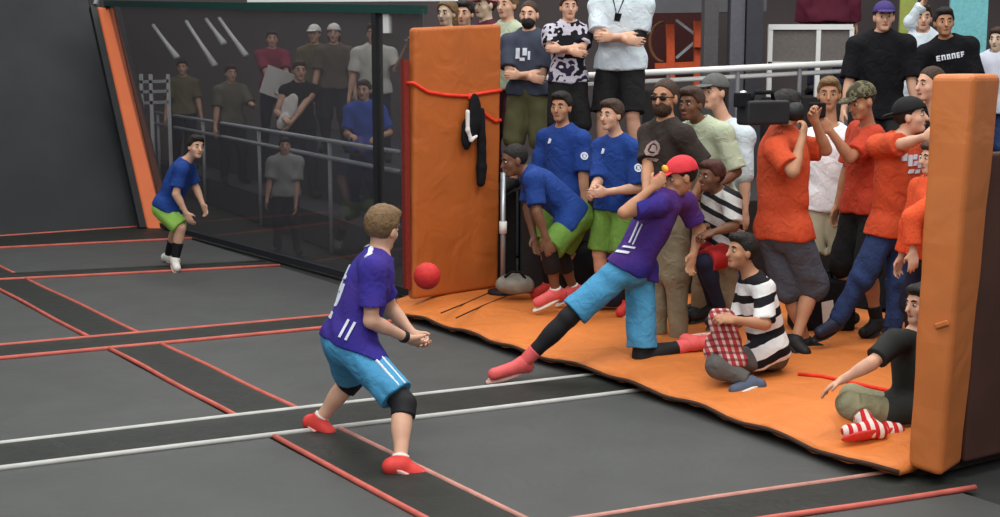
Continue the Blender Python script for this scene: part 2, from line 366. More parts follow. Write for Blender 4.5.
    if top:
        m_, sl, hem = top[0], top[1], top[2]; i = top[3] if len(top) > 3 else .018
        cl = [(tp(hem), -T)]
        P = torso(i, .012)+[EL(tp(-.02), tf, V3(.160*wide+i, .118*wide+i, .22)*g, k=.06)]
        if hem < .06:
            for q in 'LR': P.append(CO(J['hip'+q]+T*.03, J['hip'+q]+(J['kn'+q]-J['hip'+q])*.3, .108*g+i*.8, .104*g+i*.8, k=.05))
        for p in P: p['clip'] = cl
        if sl:
            for q in 'LR': P += arm(q, .053*g+i*.85, .046*g+i, f1=sl, fl=.012 if sl < 1 else 0)
        P.append(EL(tp(1.09)+tf[1]*.02*g, tf, V3(.075, .085, .055)*g, op='s', k=.01))
        out['top'] = P
        so = sobj('shirt' if not (len(top) > 4 and top[4]) else top[4], P, h, m_, root, k=.035, wrinkle=.0035, seed=px)
        out['shirt'] = so
    if bottom:
        kind, m_, ln = bottom[0], bottom[1], bottom[2]; lo = bottom[3] if len(bottom) > 3 else 0.
        P = [EL(tp(.03), tf, V3(.164*wide, .124*wide, .15)*g+V3(lo,lo,lo)*.5, [(tp(.2), T)], k=.05)]
        for q in 'LR':
            P += leg(q, .098*g+lo*.4, .082*g+lo, .070*g+lo*.5, .056*g+lo*.5, ln)
        out['bot'] = P
        out['shorts'] = sobj(kind, P, h, m_, root, k=.03, wrinkle=.0045, seed=px+1)
    if pads:
        for q in (pads[1] if len(pads) > 1 else 'LR'):
            a, b, c = J['hip'+q], J['kn'+q], J['an'+q]; f0, f1 = pads[2] if len(pads) > 2 else (.25, .32)
            e0 = b+(a-b)*f0; e1 = b+(c-b)*f1
            sobj(pads[3] if len(pads) > 3 else 'knee_pad', [CO(b, b+(a-b)*(f0+.06), .066*g, .074*g, [(e0, nrm(a-b))]), CO(b, b+(c-b)*min(1, f1+.06), .066*g, (.062 if f1 < .6 else .050)*g, [(e1, nrm(c-b))]),
                                                        EL(b+(c-b)*.30-fw*.0, frame_of(nrm(c-b), -fw+V3(.01,.02,.03)), V3(.064, .13, .064)*g, [(e1, nrm(c-b))], k=.03)], h, pads[0], root, k=.03)
    if socks:
        for q in 'LR':
            b, c = J['kn'+q], J['an'+q]; e = c+(b-c)*socks[1]
            sobj('sock', [CO(c, c+(b-c)*(socks[1]+.05), .045*g, (.047+.03*socks[1])*g, [(e, nrm(b-c))])], h, socks[0], root)
    if shoes:
        for q in 'LR':
            c, t = J['an'+q], J['toe'+q]; b = J['kn'+q]
            fd = nrm(t-c-(c-b)*0); fo = t-c; sd = nrm(c-b)
            fl_ = nrm(fo-sd*(fo@sd)*.0); n_ = nrm(-sd-fl_*(-sd@fl_)); ff = frame_of(fl_, n_)
            heel = c-n_*.035*g-fl_*.040*g; tip = t+fl_*.035*g
            P = [CO(heel, c-n_*.012*g, .043*g, .046*g), CO(c+fl_*.02*g, t, .044*g, .034*g), CO(heel-n_*.008*g, tip-fl_*.03*g, .040*g, .036*g),
                 CO(c, c-sd*.035*g, .047*g, .049*g, [(c-sd*.03*g, -sd)])]
            bt = np.minimum((heel-n_*.04*g)@n_, (tip)@n_); pc = n_*((t-n_*.034*g)@n_)
            sh = sobj('shoe', P, min(h, .010), shoes[0], root, k=.03)
            mid = (heel+tip)/2-n_*.036*g; L = np.linalg.norm(tip-heel)/2
            sobj('sole', [EL(mid+fl_*.0, ff, V3(.050*g, L+.035*g, .018*g))], min(h, .008), shoes[1] if len(shoes) > 1 else shoes[0], sh)
    if extras: extras(dict(J=J, tp=tp, tf=tf, hd=hd, HP=HP, g=g, T=T, root=root, out=out, fw=fw, lf=lf, h=h, neck=neck, pel=pel, TL=TL))
    return root
def emblem(D, t, side, fr, size, m, name='emblem', push=.012, on='shirt', c0=None):
    """a small printed patch lying on the shirt: found by marching from outside onto the cloth"""
    so = D['out'][on]; T, tf = D['T'], D['tf']
    c = (D['tp'](t)+tf[0]*side) if c0 is None else c0; d = nrm(fr)
    me = so.data; co = np.empty(len(me.vertices)*3, np.float32); me.vertices.foreach_get('co', co); co = co.reshape(-1, 3)+wloc(so)
    x = np.cross(nrm(T), d); x = nrm(x); y = np.cross(d, x)
    return c, d, x, y, co
def patch(D, name, m, t, side, fr, shapes, on='shirt', th=.006, c0=None):
    """flat marks (list of polygons in metres on the patch plane) pressed onto the cloth so that they follow it"""
    c, d, x, y, co = emblem(D, t, side, fr, 0, m, on=on, c0=c0)
    rel = co-c; a, b, e = rel@x, rel@y, rel@d; mb = MB(); front = e > -.02
    def hit(u, v):
        w = ((a-u)**2+(b-v)**2); w[~front] = 9; k = np.argsort(w)[:12]; return e[k].max()
    for poly in shapes:
        # refine the outline into a strip grid: each polygon is a quad given by 4 corners
        p = [np.array(q, float) for q in poly]; n1 = max(1, int(np.linalg.norm(p[1]-p[0])/.02)); n2 = max(1, int(np.linalg.norm(p[3]-p[0])/.02)); G = []
        for jj in range(n2+1):
            for ii in range(n1+1):
                s_, r_ = ii/n1, jj/n2; q = (p[0]*(1-s_)+p[1]*s_)*(1-r_)+(p[3]*(1-s_)+p[2]*s_)*r_; G.append((q, hit(*q)))
        v = [c+x*q[0]+y*q[1]+d*(z+th) for q, z in G]+[c+x*q[0]+y*q[1]+d*(z-.004) for q, z in G]; N = len(G); fc = []
        for jj in range(n2):
            for ii in range(n1):
                o = jj*(n1+1)+ii; fc.append((o, o+1, o+n1+2, o+n1+1)); fc.append((N+o, N+o+n1+1, N+o+n1+2, N+o+1))
        rim = [ii for ii in range(n1+1)]+[jj*(n1+1)+n1 for jj in range(1, n2+1)]+[n2*(n1+1)+ii for ii in range(n1-1, -1, -1)]+[jj*(n1+1) for jj in range(n2-1, 0, -1)]
        for q in range(len(rim)): r0, r1 = rim[q], rim[(q+1) % len(rim)]; fc.append((r0, N+r0, N+r1, r1))
        mb.add(v, fc)
    return mb.build(name, m, D['out'][on])
R4 = lambda x0, y0, x1, y1: [(x0,y0),(x1,y0),(x1,y1),(x0,y1)]
def ring_shape(r, w, n=10, cx=0, cy=0):
    S = []
    for i in range(n):
        a, b = 2*math.pi*i/n, 2*math.pi*(i+1)/n
        S.append([(cx+r*math.cos(a), cy+r*math.sin(a)), (cx+r*math.cos(b), cy+r*math.sin(b)), (cx+(r-w)*math.cos(b), cy+(r-w)*math.sin(b)), (cx+(r-w)*math.cos(a), cy+(r-w)*math.sin(a))])
    return S
#SETTING
# ------------------------------------------------------------------ setting
M_FLOOR = mat('floor_dark', (46,47,46), .9, .2, 3)
M_BED = mat('trampoline_mesh', (70,72,71), .62, .10, 2.2, spec=.35, bump=.3, bscale=3, bdist=.03)
M_PAD = mat('pad_vinyl', (34,37,33), .6, .18, 6, spec=.3, bump=.5, bscale=7, bdist=.02)
M_RED = mat('trim_red', (192,96,84), .6, .16, 8); M_WHITE = mat('trim_white', (186,186,182), .6, .1, 8); M_PINK = mat('trim_worn', (186,132,120), .65, .2, 8)
M_WALL = mat('wall_mesh', (50,52,54), .8, .15, 1.2, bump=.1, bscale=200)
M_OR = mat('orange_vinyl', (176,94,40), .55, .07, 3, spec=.35, bump=.5, bscale=3, bdist=.04)
M_ORM = mat('orange_mat', (206,119,56), .6, .08, 2.5, spec=.3, bump=.7, bscale=3.5, bdist=.04)
M_ORW = mat('orange_strip', (226,118,72), .6, .06, 3)
M_DK = mat('dark_metal', (34,36,38), .55, .15, 6); M_STEEL = mat('steel', (170,174,178), .35, .08, 5, metal=.7, spec=.5)
M_WP = mat('white_paint', (222,222,220), .5, .04, 5); M_GREYP = mat('grey_paint', (96,96,100), .7, .1, 3)
M_BLK = mat('black_cloth', (24,24,27), .85, .2, 20, spec=.15); M_BROWNW = mat('brown_pad', (74,46,38), .75, .15, 3)
fl = MB().box((0, 16, -.06), (24,0,0), (0,16,0), (0,0,.03)).build('floor', M_FLOOR); tag(fl, 'dark floor under the trampolines', kind='structure')
CR = {'near_lo': (4.92,-.19), 'near_up': (5.28,-.17), 'wh_lo': (7.42,-.13), 'wh_up': (7.96,-.125), 'mid_lo': (10.47,-.1), 'mid_up': (10.97,-.1),
      'far_lo': (14.42,-.235), 'far_up': (14.78,-.235), 'back_lo': (17.05,-.18), 'back_up': (18.15,-.0), 'front': (2.2, 0)}
LN = {'edge_l': (.35, 0), 'strip0': (.75, 0), 'sl': (3.05, .021), 'sr': (3.45, .022), 'side': (5.84, 0), 'side2': (6.05, 0), 'side3': (5.93, 0)}
def cross(c, l):
    u0, s = CR[c]; v0, w = LN[l]; v = v0
    for _ in range(6): u = u0+s*(v-3.5); v = v0+w*(13.8-u)
    return u, v
def quad(cl, cu, ll, lr, inset=0., z=0.):
    P = [uv(*cross(cl, ll))*.991, uv(*cross(cl, lr))*.991, uv(*cross(cu, lr))*.991, uv(*cross(cu, ll))*.991]; c = sum(P)/4
    return [p+nrm(c-p)*inset+V3(0,0,z) for p in P]
def ccw(P):
    a = sum(P[i][0]*P[(i+1)%4][1]-P[(i+1)%4][0]*P[i][1] for i in range(4)); return P if a > 0 else P[::-1]
beds = [('front','near_lo','edge_l','sl','grey trampoline bed in the near corner left of the frame-pad strip'),
 ('front','near_lo','sr','side','grey trampoline bed lowest of all, in front of the red-lined strip by the orange pillar'),
 ('near_up','wh_lo','edge_l','sl','grey trampoline bed below the white lines, left of the diagonal red strip'),
 ('near_up','wh_lo','sr','side','large grey trampoline bed beside the wavy front edge of the orange mat'),
 ('wh_up','mid_lo','edge_l','sl','grey trampoline bed above the white lines at the left side'),
 ('wh_up','mid_lo','sr','side','grey trampoline bed behind the player in purple jersey and light blue shorts'),
 ('mid_up','far_lo','edge_l','sl','sliver of grey trampoline bed at the left edge, second row from the end wall'),
 ('mid_up','far_lo','sr','side2','grey trampoline bed just in front of the crouching player in green shorts'),
 ('far_up','back_lo','edge_l','sl','trampoline bed cut off by the left frame edge, row nearest the end wall'),
 ('far_up','back_lo','sr','side2','farthest grey trampoline bed under the leaning orange wall edge')]
for a, b, l, r, lab in beds:
    o = MB().prism([p+V3(0,0,-.02) for p in ccw(quad(a, b, l, r, .03))], .02).build('trampoline_bed', M_BED); tag(o, lab, 'trampoline', 'trampoline beds')
def frame_pad(P, lab, trims):
    """P: four ground corners a b c d; trims: (i, j, material) edges that carry a coloured binding"""
    r = empty('frame_pad', sum(P)/4, lab, 'safety pad', 'frame pads between trampolines')
    MB().prism(ccw([p for p in P]), .012).build('pad_cover', M_PAD, r, bevel=.004)
    for i, j_, m in trims:
        a, b = P[i]+V3(0,0,.006), P[j_]+V3(0,0,.006); n = 14; pts = []
        for k in range(n+1):
            t = k/n; pts.append(a+(b-a)*t+V3(0,0,.003)+np.cross(nrm(b-a), V3(0,0,1))*.006*math.sin(9*t+a[0]*3))
        MB().tube(pts, .0170, 8).build('edge_binding', m, r, True)
    return r
def cpad(lo, up, l, r, lab, m1, m2): return frame_pad(quad(lo, up, l, r), lab, [(0,1,m1), (3,2,m2)])
cpad('near_lo','near_up','sr','side3','dark pad strip with red bindings at the foot of the near orange pillar', M_RED, M_PINK)
cpad('wh_lo','wh_up','edge_l','side','dark pad strip with white bindings crossing the whole court', M_WHITE, M_WHITE)
cpad('mid_lo','mid_up','edge_l','side','dark pad strip with red bindings crossing behind the purple jersey player', M_RED, M_RED)
cpad('far_lo','far_up','edge_l','side2','narrow dark pad strip under the feet of the crouching player', M_RED, M_PAD)
cpad('back_lo','back_up','edge_l','side2','dark pad strip along the base of the end wall', M_RED, M_RED)
def lpad(lo, up, lab, m1, m2): P = quad(lo, up, 'sl', 'sr'); dd = UX*.035; return frame_pad([P[0]+dd, P[1]+dd, P[2]-dd, P[3]-dd], lab, [(0,3,m1), (1,2,m2)])
lpad('front','wh_lo','diagonal dark pad strip with red bindings running under the near shoe', M_RED, M_PINK)
lpad('wh_up','mid_lo','diagonal dark pad strip with red bindings between white and red cross strips', M_RED, M_RED)
lpad('mid_up','far_lo','diagonal dark pad strip with red bindings near the left frame edge', M_RED, M_RED)
lpad('far_up','back_lo','diagonal pad strip farthest away, mostly cut off at the left', M_RED, M_RED)
# end wall leaning away, its orange edge
b0, b1 = uv(18.15, -5), uv(18.15, 5.9); dz = UX*2.75+V3(0,0,4.2); th = UX*.25
w = MB().hexa([b0, b1, b1+th, b0+th], [b0+dz, b1+dz, b1+dz+th, b0+dz+th]).build('wall_back', M_WALL); tag(w, 'dark leaning trampoline wall at the end of the court', kind='structure')
e = empty('wall_edge_pad', at(156, 228, 18.2), 'orange padded strip leaning along the edge of the dark end wall', 'padded strip')
q = [at(147, 229, 18.05), at(166, 231, 18.05), at(113.5, 8, 19.6), at(97, 7, 19.6)]; bk = UX*.14+V3(0,0,0)
MB().hexa([q[0], q[1], q[1]+bk, q[0]+bk], [q[3], q[2], q[2]+bk, q[3]+bk]).build('pad_cover', M_ORW, e, bevel=.03)
for a, b, nm in ((q[0], q[3], -1), (q[1], q[2], 1)): MB().bar(a+VX*nm*.05+bk*.3, b+VX*nm*.05+bk*.3, .09, .1, side=UX).build('edge_frame', M_DK, e)
MB().bar(q[3]-VX*.02+V3(0,0,.03), q[3]+VX*.1+V3(0,0,.3)+UX*.15, .05).build('bracket', M_STEEL, e)
# glass screen
gm = bpy.data.materials.new('smoked_acrylic'); gm.use_nodes = True; nt = gm.node_tree; nt.nodes.clear()
out = nt.nodes.new('ShaderNodeOutputMaterial'); tr = nt.nodes.new('ShaderNodeBsdfTransparent'); tr.inputs[0].default_value = (.80,.80,.82,1)
df = nt.nodes.new('ShaderNodeBsdfDiffuse'); df.inputs[0].default_value = (.13,.125,.13,1); mx = nt.nodes.new('ShaderNodeMixShader'); mx.inputs[0].default_value = .22
gl = nt.nodes.new('ShaderNodeBsdfGlossy'); gl.inputs['Roughness'].default_value = .04; pass
m2 = nt.nodes.new('ShaderNodeMixShader'); L = nt.links.new
L(tr.outputs[0], mx.inputs[1]); L(df.outputs[0], mx.inputs[2]); m2.inputs[0].default_value = .07; L(mx.outputs[0], m2.inputs[1]); L(gl.outputs[0], m2.inputs[2]); L(m2.outputs[0], out.inputs[0])
G0, G1 = uv(18.4, 6.02), uv(10.95, 6.27); gd = nrm(G1-G0); gn = np.cross(gd, V3(0,0,1)); GH = 2.74
g = empty('glass_screen', (G0+G1)/2, 'tall smoked clear screen with dark frame between court and watching crowd', 'glass screen')
GT0, GT1 = G0-gd*1.15+V3(0,0,3.06), G1+V3(0,0,2.71); o_ = gn*.006
MB().hexa([G0-o_, G1-o_, G1+o_, G0+o_], [GT0-o_, GT1-o_, GT1+o_, GT0+o_]).build('pane', gm, g)
MB().bar(GT0, GT1, .09, .08).build('top_rail', mat('green_edge', (28,66,60), .4), g)
MB().bar(G0+V3(0,0,.05), G1+V3(0,0,.05), .09, .06).build('base_rail', mat('base_pad', (36,38,44), .7), g)
MB().bar(G0, GT0, .06, .06, side=UX).build('post', M_DK, g)
for t in (.885,):
    c = G0+(G1-G0)*t; MB().box(c+V3(0,0,GH/2), gd*.04, gn*.04, V3(0,0,GH/2)).build('post', M_DK, g)
c = G0+(G1-G0)*.912; MB().box(c+V3(0,0,2.60), gd*.05, gn*.02, V3(0,0,.09)).build('bracket_plate', M_WP, g)
s0, s1 = G0+(G1-G0)*.49, G0+(G1-G0)*1.075
bn = empty('banner', (s0+s1)/2+V3(0,0,2.83), 'long blank white banner hung above the smoked screen', 'banner')
MB().box((s0+s1)/2+V3(0,0,3.27), (s1-s0)/2+V3(0,0,-.07), gn*.015, V3(0,0,.43)).build('sheet', mat('banner_white', (240,246,248), .6, .02, 2), bn)
MB().bar(s0+V3(0,0,3.70), s1+V3(0,0,3.70), .05).build('hanging_bar', M_STEEL, bn)
# orange pillar by the screen: a wide padded board
def pillar(bot, top, lab, name, m):
    r = empty(name, sum(bot)/4, lab, 'padded pillar'); n = 12; P = []
    for k in range(n+1):
        t = k/n; P += [bot[i]*(1-t)+top[i]*t + (V3(0,0,0) if k in (0, n) else nrm(bot[i]-sum(bot)/4)*.004*math.sin(k*1.9+i*1.3)) for i in range(4)]
    f = [(3,2,1,0), tuple(n*4+i for i in range(4))]+[(k*4+i, k*4+(i+1)%4, k*4+4+(i+1)%4, k*4+4+i) for k in range(n) for i in range(4)]
    o = obj('pad_cover', P, f, m, r, smooth=False); b = o.modifiers.new('bevel', 'BEVEL'); b.width = .035; b.segments = 4; b.limit_method = 'ANGLE'; b.angle_limit = math.radians(50)
    return r
fa, fb = gp(414, 300, .158), gp(499, 287, .158); fv = nrm(fb-fa); fu = nrm(V3(-fv[1], fv[0], 0)); dp = fu*.10
ta, tb = fa+V3(0,0,2.37)+V3(.03,0,0), fb+V3(0,0,2.42)+V3(.03,0,0)
P1 = pillar([fa, fb, fb+dp, fa+dp], [ta, tb, tb+dp, ta+dp], 'wide orange padded pillar with red cord tied round it beside the smoked screen', 'padded_pillar', M_OR)
mr = MB()
mr.bar(fa-fv*.03+dp*.6+V3(0,0,.1), fa-fv*.03+dp*.6+V3(0,0,2.1), .05, .06, side=UX); mr.build('side_strip', mat('dark_red', (120,36,26), .7), P1)
# red cord tied round that pillar, with a hanging black bib
def onp(s, z, off=.025): return fa+fv*s*np.linalg.norm(fb-fa)-fu*off+V3(0,0,z-.158)
zc = 1.98
cp = [onp(0,zc+.08)-fv*.03+fu*.06, onp(-.01,zc+.08), onp(.15,zc), onp(.35,zc-.03), onp(.6,zc-.045), onp(.78,zc-.02), onp(1.0,zc+.0), onp(1.03,zc+.01)+fu*.06, onp(1.02,zc+.03)+fu*.135, onp(.5,zc+.05)+fu*.15, onp(-.02,zc+.08)+fu*.135, onp(0,zc+.08)-fv*.03+fu*.1]
cr = empty('cord', onp(.5,zc), 'red cord knotted around the wide orange pillar', 'cord')
MB().tube(cp, .016, 8).build('loop', mat('cord_red', (226,58,36), .6), cr, True)
MB().tube([onp(.62,zc-.05), onp(.72,zc-.12), onp(.82,zc-.22), onp(.93,zc-.28), onp(1.0,zc-.27)], .016, 8).build('loose_end', mat('cord_red', (226,58,36), .6), cr, True)
MB().ball(onp(.63,zc-.05), .032).build('knot', mat('cord_red', (226,58,36), .6), cr, True)
bb = empty('knee_brace', onp(.63,zc-.5), 'black knee brace with long strap hanging from the red cord', 'knee brace')
fr0 = np.array([fv, fu, V3(0,0,1)])
sobj('sleeve', [EL(onp(.64,1.76,.075), fr0, (.075,.035,.20)), EL(onp(.55,1.60,.07), fr0, (.06,.03,.14))], .01, M_BLK, bb, k=.04, wrinkle=.004)
sobj('strap', [CO(onp(.72,1.80,.075), onp(.73,1.30,.07), .035, .045), CO(onp(.73,1.3,.07), onp(.72,1.16,.07), .045, .04)], .01, M_BLK, bb, k=.03, wrinkle=.003)
sobj('stripe', [CO(onp(.53,1.80,.11), onp(.53,1.64,.11), .020, .018), CO(onp(.53,1.64,.11), onp(.57,1.55,.11), .018, .018), CO(onp(.57,1.55,.11), onp(.63,1.58,.11), .018, .014)], .007, M_WP, bb, k=.02)
# near pillar
p1, p2, p3 = gp(907, 467, .09), gp(941, 478, .06), gp(962, 464, .06)
t1, t2, t3 = at(931, 74, p1[1]), at(976, 71, p2[1]+.0), at(1003, 67, p3[1])
for t in (t2, t3): t[2] = t1[2]
P2 = pillar([p1, p2, p3, p1+p3-p2], [t1, t2, t3, t1+t3-t2], 'tall creased orange padded pillar nearest the camera', 'padded_pillar', mat('orange_near', (190,108,52), .5, .08, 3, spec=.4, bump=.45, bscale=2.4, bdist=.03))
MB().bar(p1+(p2-p1)*.62+V3(0,0,.80), p2+V3(0,0,.84), .02, .03).build('fold', mat('orange_near', (190,108,52)), P2, bevel=.008)
wp = MB().hexa([p3+VX*.03, p3+VX*2.5, p3+VX*2.5+UX*.08, p3+VX*.03+UX*.08], [p3+VX*.03+V3(0,0,1.7), p3+VX*2.5+V3(0,0,1.7), p3+VX*2.5+UX*.08+V3(0,0,1.7), p3+VX*.03+UX*.08+V3(0,0,1.7)]).build('padded_barrier', M_BROWNW, bevel=.02)
tag(wp, 'dark brown padded barrier behind the near orange pillar', 'barrier')
# orange landing mat with a wavy front edge
edge = [(396,303),(399,312),(420,318),(440,324),(480,336),(520,350),(560,361),(600,371),(640,386),(690,402),(740,420),(800,441),(850,461),(900,470)]
FE = [gp(x, y-2, .085) for x, y in edge]; nE = len(FE)
N, K = 60, 14; V, Fc = [], []
cum = [0]
for i in range(1, nE): cum.append(cum[-1]+np.linalg.norm(FE[i]-FE[i-1]))
def fe(s):
    s *= cum[-1]; i = max(k for k in range(nE) if cum[k] <= s+1e-9); i = min(i, nE-2); t = (s-cum[i])/(cum[i+1]-cum[i]); return FE[i]*(1-t)+FE[i+1]*t
def mat_z(v): return .085+.07*min(1, max(0, (v-5.72)/.35))
for i in range(N+1):
    f0 = fe(i/N); vv = f0@VX; uu = f0@UX; D_ = 3.1
    while D_ > .3 and f0[1]+VX[1]*D_ > 12.1 and f0[0]+VX[0]*D_ > .15: D_ -= .05
    for k in range(K+1):
        d = D_*(k/K)**1.3; z = mat_z(vv+d)+(.012*math.sin(i*.9)+.008*math.sin(i*2.3))*math.exp(-d*3)
        V.append(uv(uu, vv+d, z))
for i in range(N):
    for k in range(K): a = i*(K+1)+k; Fc.append((a, a+1, a+K+2, a+K+1))
lm = empty('landing_mat', uv(7.8, 7, 0), 'long orange landing mat with wavy front edge where the crowd stands', 'mat')
top = obj('mat_cover', V, [f[::-1] for f in Fc], M_ORM, lm, smooth=True)
so = top.modifiers.new('solid', 'SOLIDIFY'); so.thickness = .035; so.offset = -1
fb_ = []
for i in range(0, N+1, 3):
    f0 = fe(i/N); fb_.append(f0+VX*.17-V3(0,0,f0[2]-.0))
bs = [p for p in fb_]; bk_ = [p+VX*1.0 for p in fb_][::-1]
MB().prism(bs[::-1]+bk_[::-1] if False else (bs+bk_)[::-1], .04).build('foam_base', mat('foam_dark', (40,30,26), .9), lm)
MB().tube([fe(i/80)+V3(0,0,-.018+.012*math.sin(i*.9*.75))-VX*.004 for i in range(81)], .014, 8).build('edge_piping', mat('piping_dark', (60,38,28), .8), lm, True)
MZ = .155
for pts in ([(441,313),(466,303),(491,292)], [(456,318),(482,306),(512,294)]): MB().tube([gp(x, y, MZ+.001) for x, y in pts], .006, 6).build('seam', mat('piping_dark', (60,38,28)), lm, True)
MB().tube([gp(798,374,MZ+.012), gp(822,376,MZ+.012), gp(850,382,MZ+.012), gp(882,389,MZ+.012), gp(905,393,MZ+.012)], .012, 8).build('strap', mat('cord_red', (226,58,36)), None, True)
o = bpy.data.objects['strap.001' if 'strap.001' in bpy.data.objects else 'strap']; o.name = 'red_strap'; tag(o, 'thin red strap lying on the orange mat beside the seated boy', 'strap')
tb_ = empty('metal_stand', at(503, 200, 12.1)*V3(1,1,0)+V3(0,0,.155), 'thin chrome pole stand beside the wide orange pillar', 'stand')
pb = V3(*tb_.location)
MB().tube([pb, pb+V3(0,0,1.1)], .024).build('pole', M_STEEL, tb_, True); MB().tube([pb+V3(0,0,.55), pb+V3(0,0,.66)], .036).build('clamp', M_WP, tb_, True)
MB().tube([pb, pb+V3(0,0,.03)], .14, 18).build('base', M_DK, tb_, True)
# viewing platform with its step, rail and upper tier
pf = MB().box((4.4, 13.4, .5), (4.2,0,0), (0,1.25,0), (0,0,.5)).build('viewing_platform', mat('platform_dark', (40,36,36), .85), bevel=.01); tag(pf, 'dark raised platform the back row of spectators stands on', 'platform')
ps = MB().box((1.15, 13.1, 1.115), (.7,0,0), (0,.85,0), (0,0,.11)).build('platform_step', mat('platform_dark', (40,36,36)), bevel=.01); tag(ps, 'dark step on the platform under the crossed-arm spectators', 'step')
rl = empty('hand_rail', (3, 14.2, 1.0), 'white double hand rail behind the spectators on the platform', 'rail')
MB().tube([at(560,77,14.2), at(850,63,14.2)], .035).build('top_bar', M_WP, rl, True); MB().tube([at(560,86,14.25), at(850,71,14.25)], .026).build('lower_bar', M_WP, rl, True)
for x in (600, 668, 738, 800, 848):
    t = at(x, 75-(x-560)*.048, 14.2); MB().tube([V3(t[0], t[1], 1.0), t], .022).build('rail_post', M_GREYP, rl, True)
o = MB().box((-.32, 13.95, .5), (.48,0,0), (0,.65,0), (0,0,.5)).build('platform_block', mat('platform_dark', (40,36,36)), bevel=.01); tag(o, 'dark platform block behind the wide orange pillar', 'platform')
up_ = MB().box((6.5, 17.2, .92), (4.5,0,0), (0,1.9,0), (0,0,.92)).build('upper_platform', mat('platform_dark', (40,36,36)), bevel=.01); tag(up_, 'dark upper level behind the white-framed balustrade', 'platform')
bl = empty('balustrade', at(810, 60, 15.4), 'white-framed balustrade with dull grey panels on the upper level', 'balustrade')
Yb = 15.5; zt, zb = at(810, 27, Yb)[2], at(810, 64, Yb)[2]; X = lambda p: at(p, 45, Yb)[0]
for z_, w_ in ((zt, .06), (zb, .05)): MB().bar((X(768), Yb, z_), (X(852), Yb, z_-.0), w_).build('rail', M_WP, bl)
for p in (770, 818, 851): MB().bar((X(p), Yb, 1.84), (X(p), Yb, zt), .05).build('post', M_WP, bl)
for a, b in ((771, 817), (819, 850)): MB().box(((X(a)+X(b))/2, Yb+.01, (zt+zb)/2), ((X(b)-X(a))/2,0,0), (0,.008,0), (0,0,(zt-zb)/2)).build('panel', mat('panel_grey', (104,98,94), .6), bl)
# back of the hall
w = MB().box((0, 27, 4.5), (16,0,0), (0,.2,0), (0,0,4.5)).build('wall_far', mat('far_wall', (98,88,88), .9, .2, .6)); tag(w, 'dim brown-grey wall of the hall behind the crowd', kind='structure')
for i, (x0, x1, Y, c) in enumerate([(728,742,14.95,(84,84,92)), (744,760,14.9,(52,52,58)), (702,716,15.0,(74,72,74))]):
    a, b = at(x0, 60, Y), at(x1, 60, Y)
    o = MB().box(((a[0]+b[0])/2, Y, 2.4), ((b[0]-a[0])/2,0,0), (0,.12,0), (0,0,2.4)).build('steel_column', mat('column_%d' % i, c, .6)); tag(o, ['pale grey steel column behind the hand rail', 'darkest steel column beside the white balustrade', 'dull grey steel column by the orange hoop frame'][i], 'column')
a, b = at(640, 5, 17.5), at(765, 3, 17.5)
o = MB().bar(a, b, .22).build('steel_beam', M_GREYP); tag(o, 'grey horizontal beam high above the orange hoop frame', 'beam')
hp = empty('hoop_frame', at(685, 60, 17.8)*V3(1,1,0), 'orange steel hoop frame with crossed braces behind the hand rail', 'frame')
M_HO = mat('hoop_orange', (200,84,44), .6); Yh = 17.8
MB().bar(at(670,24,Yh), at(671,90,Yh), .1).build('upright', M_HO, hp); MB().bar(at(698,30,Yh), at(697,90,Yh), .09).build('upright', M_HO, hp)
MB().box(at(704,34,Yh-.1), (.13,0,0), (0,.06,0), (0,0,.17)).build('hoop_box', M_HO, hp)
MB().bar(at(676,20,Yh), at(697,36,Yh), .035).build('brace', M_STEEL, hp); MB().bar(at(676,58,Yh), at(697,40,Yh), .035).build('brace', M_STEEL, hp)
MB().tube([at(664+14*math.cos(t), 42+20*math.sin(t), Yh+.1) for t in np.linspace(1.6, 4.7, 12)], .02).build('hoop', mat('hoop_brown', (120,86,58)), hp, True)
MB().bar(at(655,66,Yh), at(700,64,Yh), .07).build('cross_bar', M_HO, hp)
o = MB().box(at(676,42,18.6), (.55,0,0), (0,.05,0), (0,0,.5)).build('wall_panel', mat('maroon_panel', (72,34,34), .8)); tag(o, 'dark maroon panel behind the orange hoop frame', 'panel')
for x, y, w_, hh, c, lab in ((968,22,.22,.5,(120,190,196),'pale teal standing banner behind the back row at the far right'), (908,14,.10,.25,(150,160,80),'small yellow-green sign board between the two black-shirted men')):
    o = MB().box(at(x,y,16), (w_,0,0), (0,.02,0), (0,0,hh)).build('sign_board', mat('sign_%d' % x, c, .7)); tag(o, lab, 'sign board')
# behind the screen: two low tiers, rail, reflection streaks as solid bars, trolley
RA, RD = V3(-.93, 13.9, 0), nrm(V3(-.435, .9, 0)); RN = V3(RD[1], -RD[0], 0)
def tier(s0, s1, o0, o1, z, name, lab):
    o = MB().prism([RA+RD*s0+RN*o0, RA+RD*s0+RN*o1, RA+RD*s1+RN*o1, RA+RD*s1+RN*o0], z).build(name, mat('tier_dark', (54,54,62), .85)); tag(o, lab, 'platform')
tier(1.0, 12.6, -.06, .5, .4, 'viewing_step', 'low dark step behind the rail beyond the smoked screen')
tier(1.0, 12.6, .51, 3.2, .95, 'viewing_platform', 'dark upper step behind the crowd beyond the smoked screen')
rr = empty('guard_rail', RA+RD*5, 'grey double guard rail seen through the smoked screen', 'rail')
for z in (1.32, 1.12): MB().tube([RA-RN*.12+V3(0,0,z), RA+RD*12.4-RN*.12+V3(0,0,z)], .026).build('rail_bar', mat('rail_grey', (186,192,194), .5), rr, True)
for s in (2.2, 5.2, 8.4, 11.8): MB().tube([RA+RD*s-RN*.12, RA+RD*s-RN*.12+V3(0,0,1.32)], .024).build('rail_post', mat('rail_grey', (150,160,170)), rr, True)
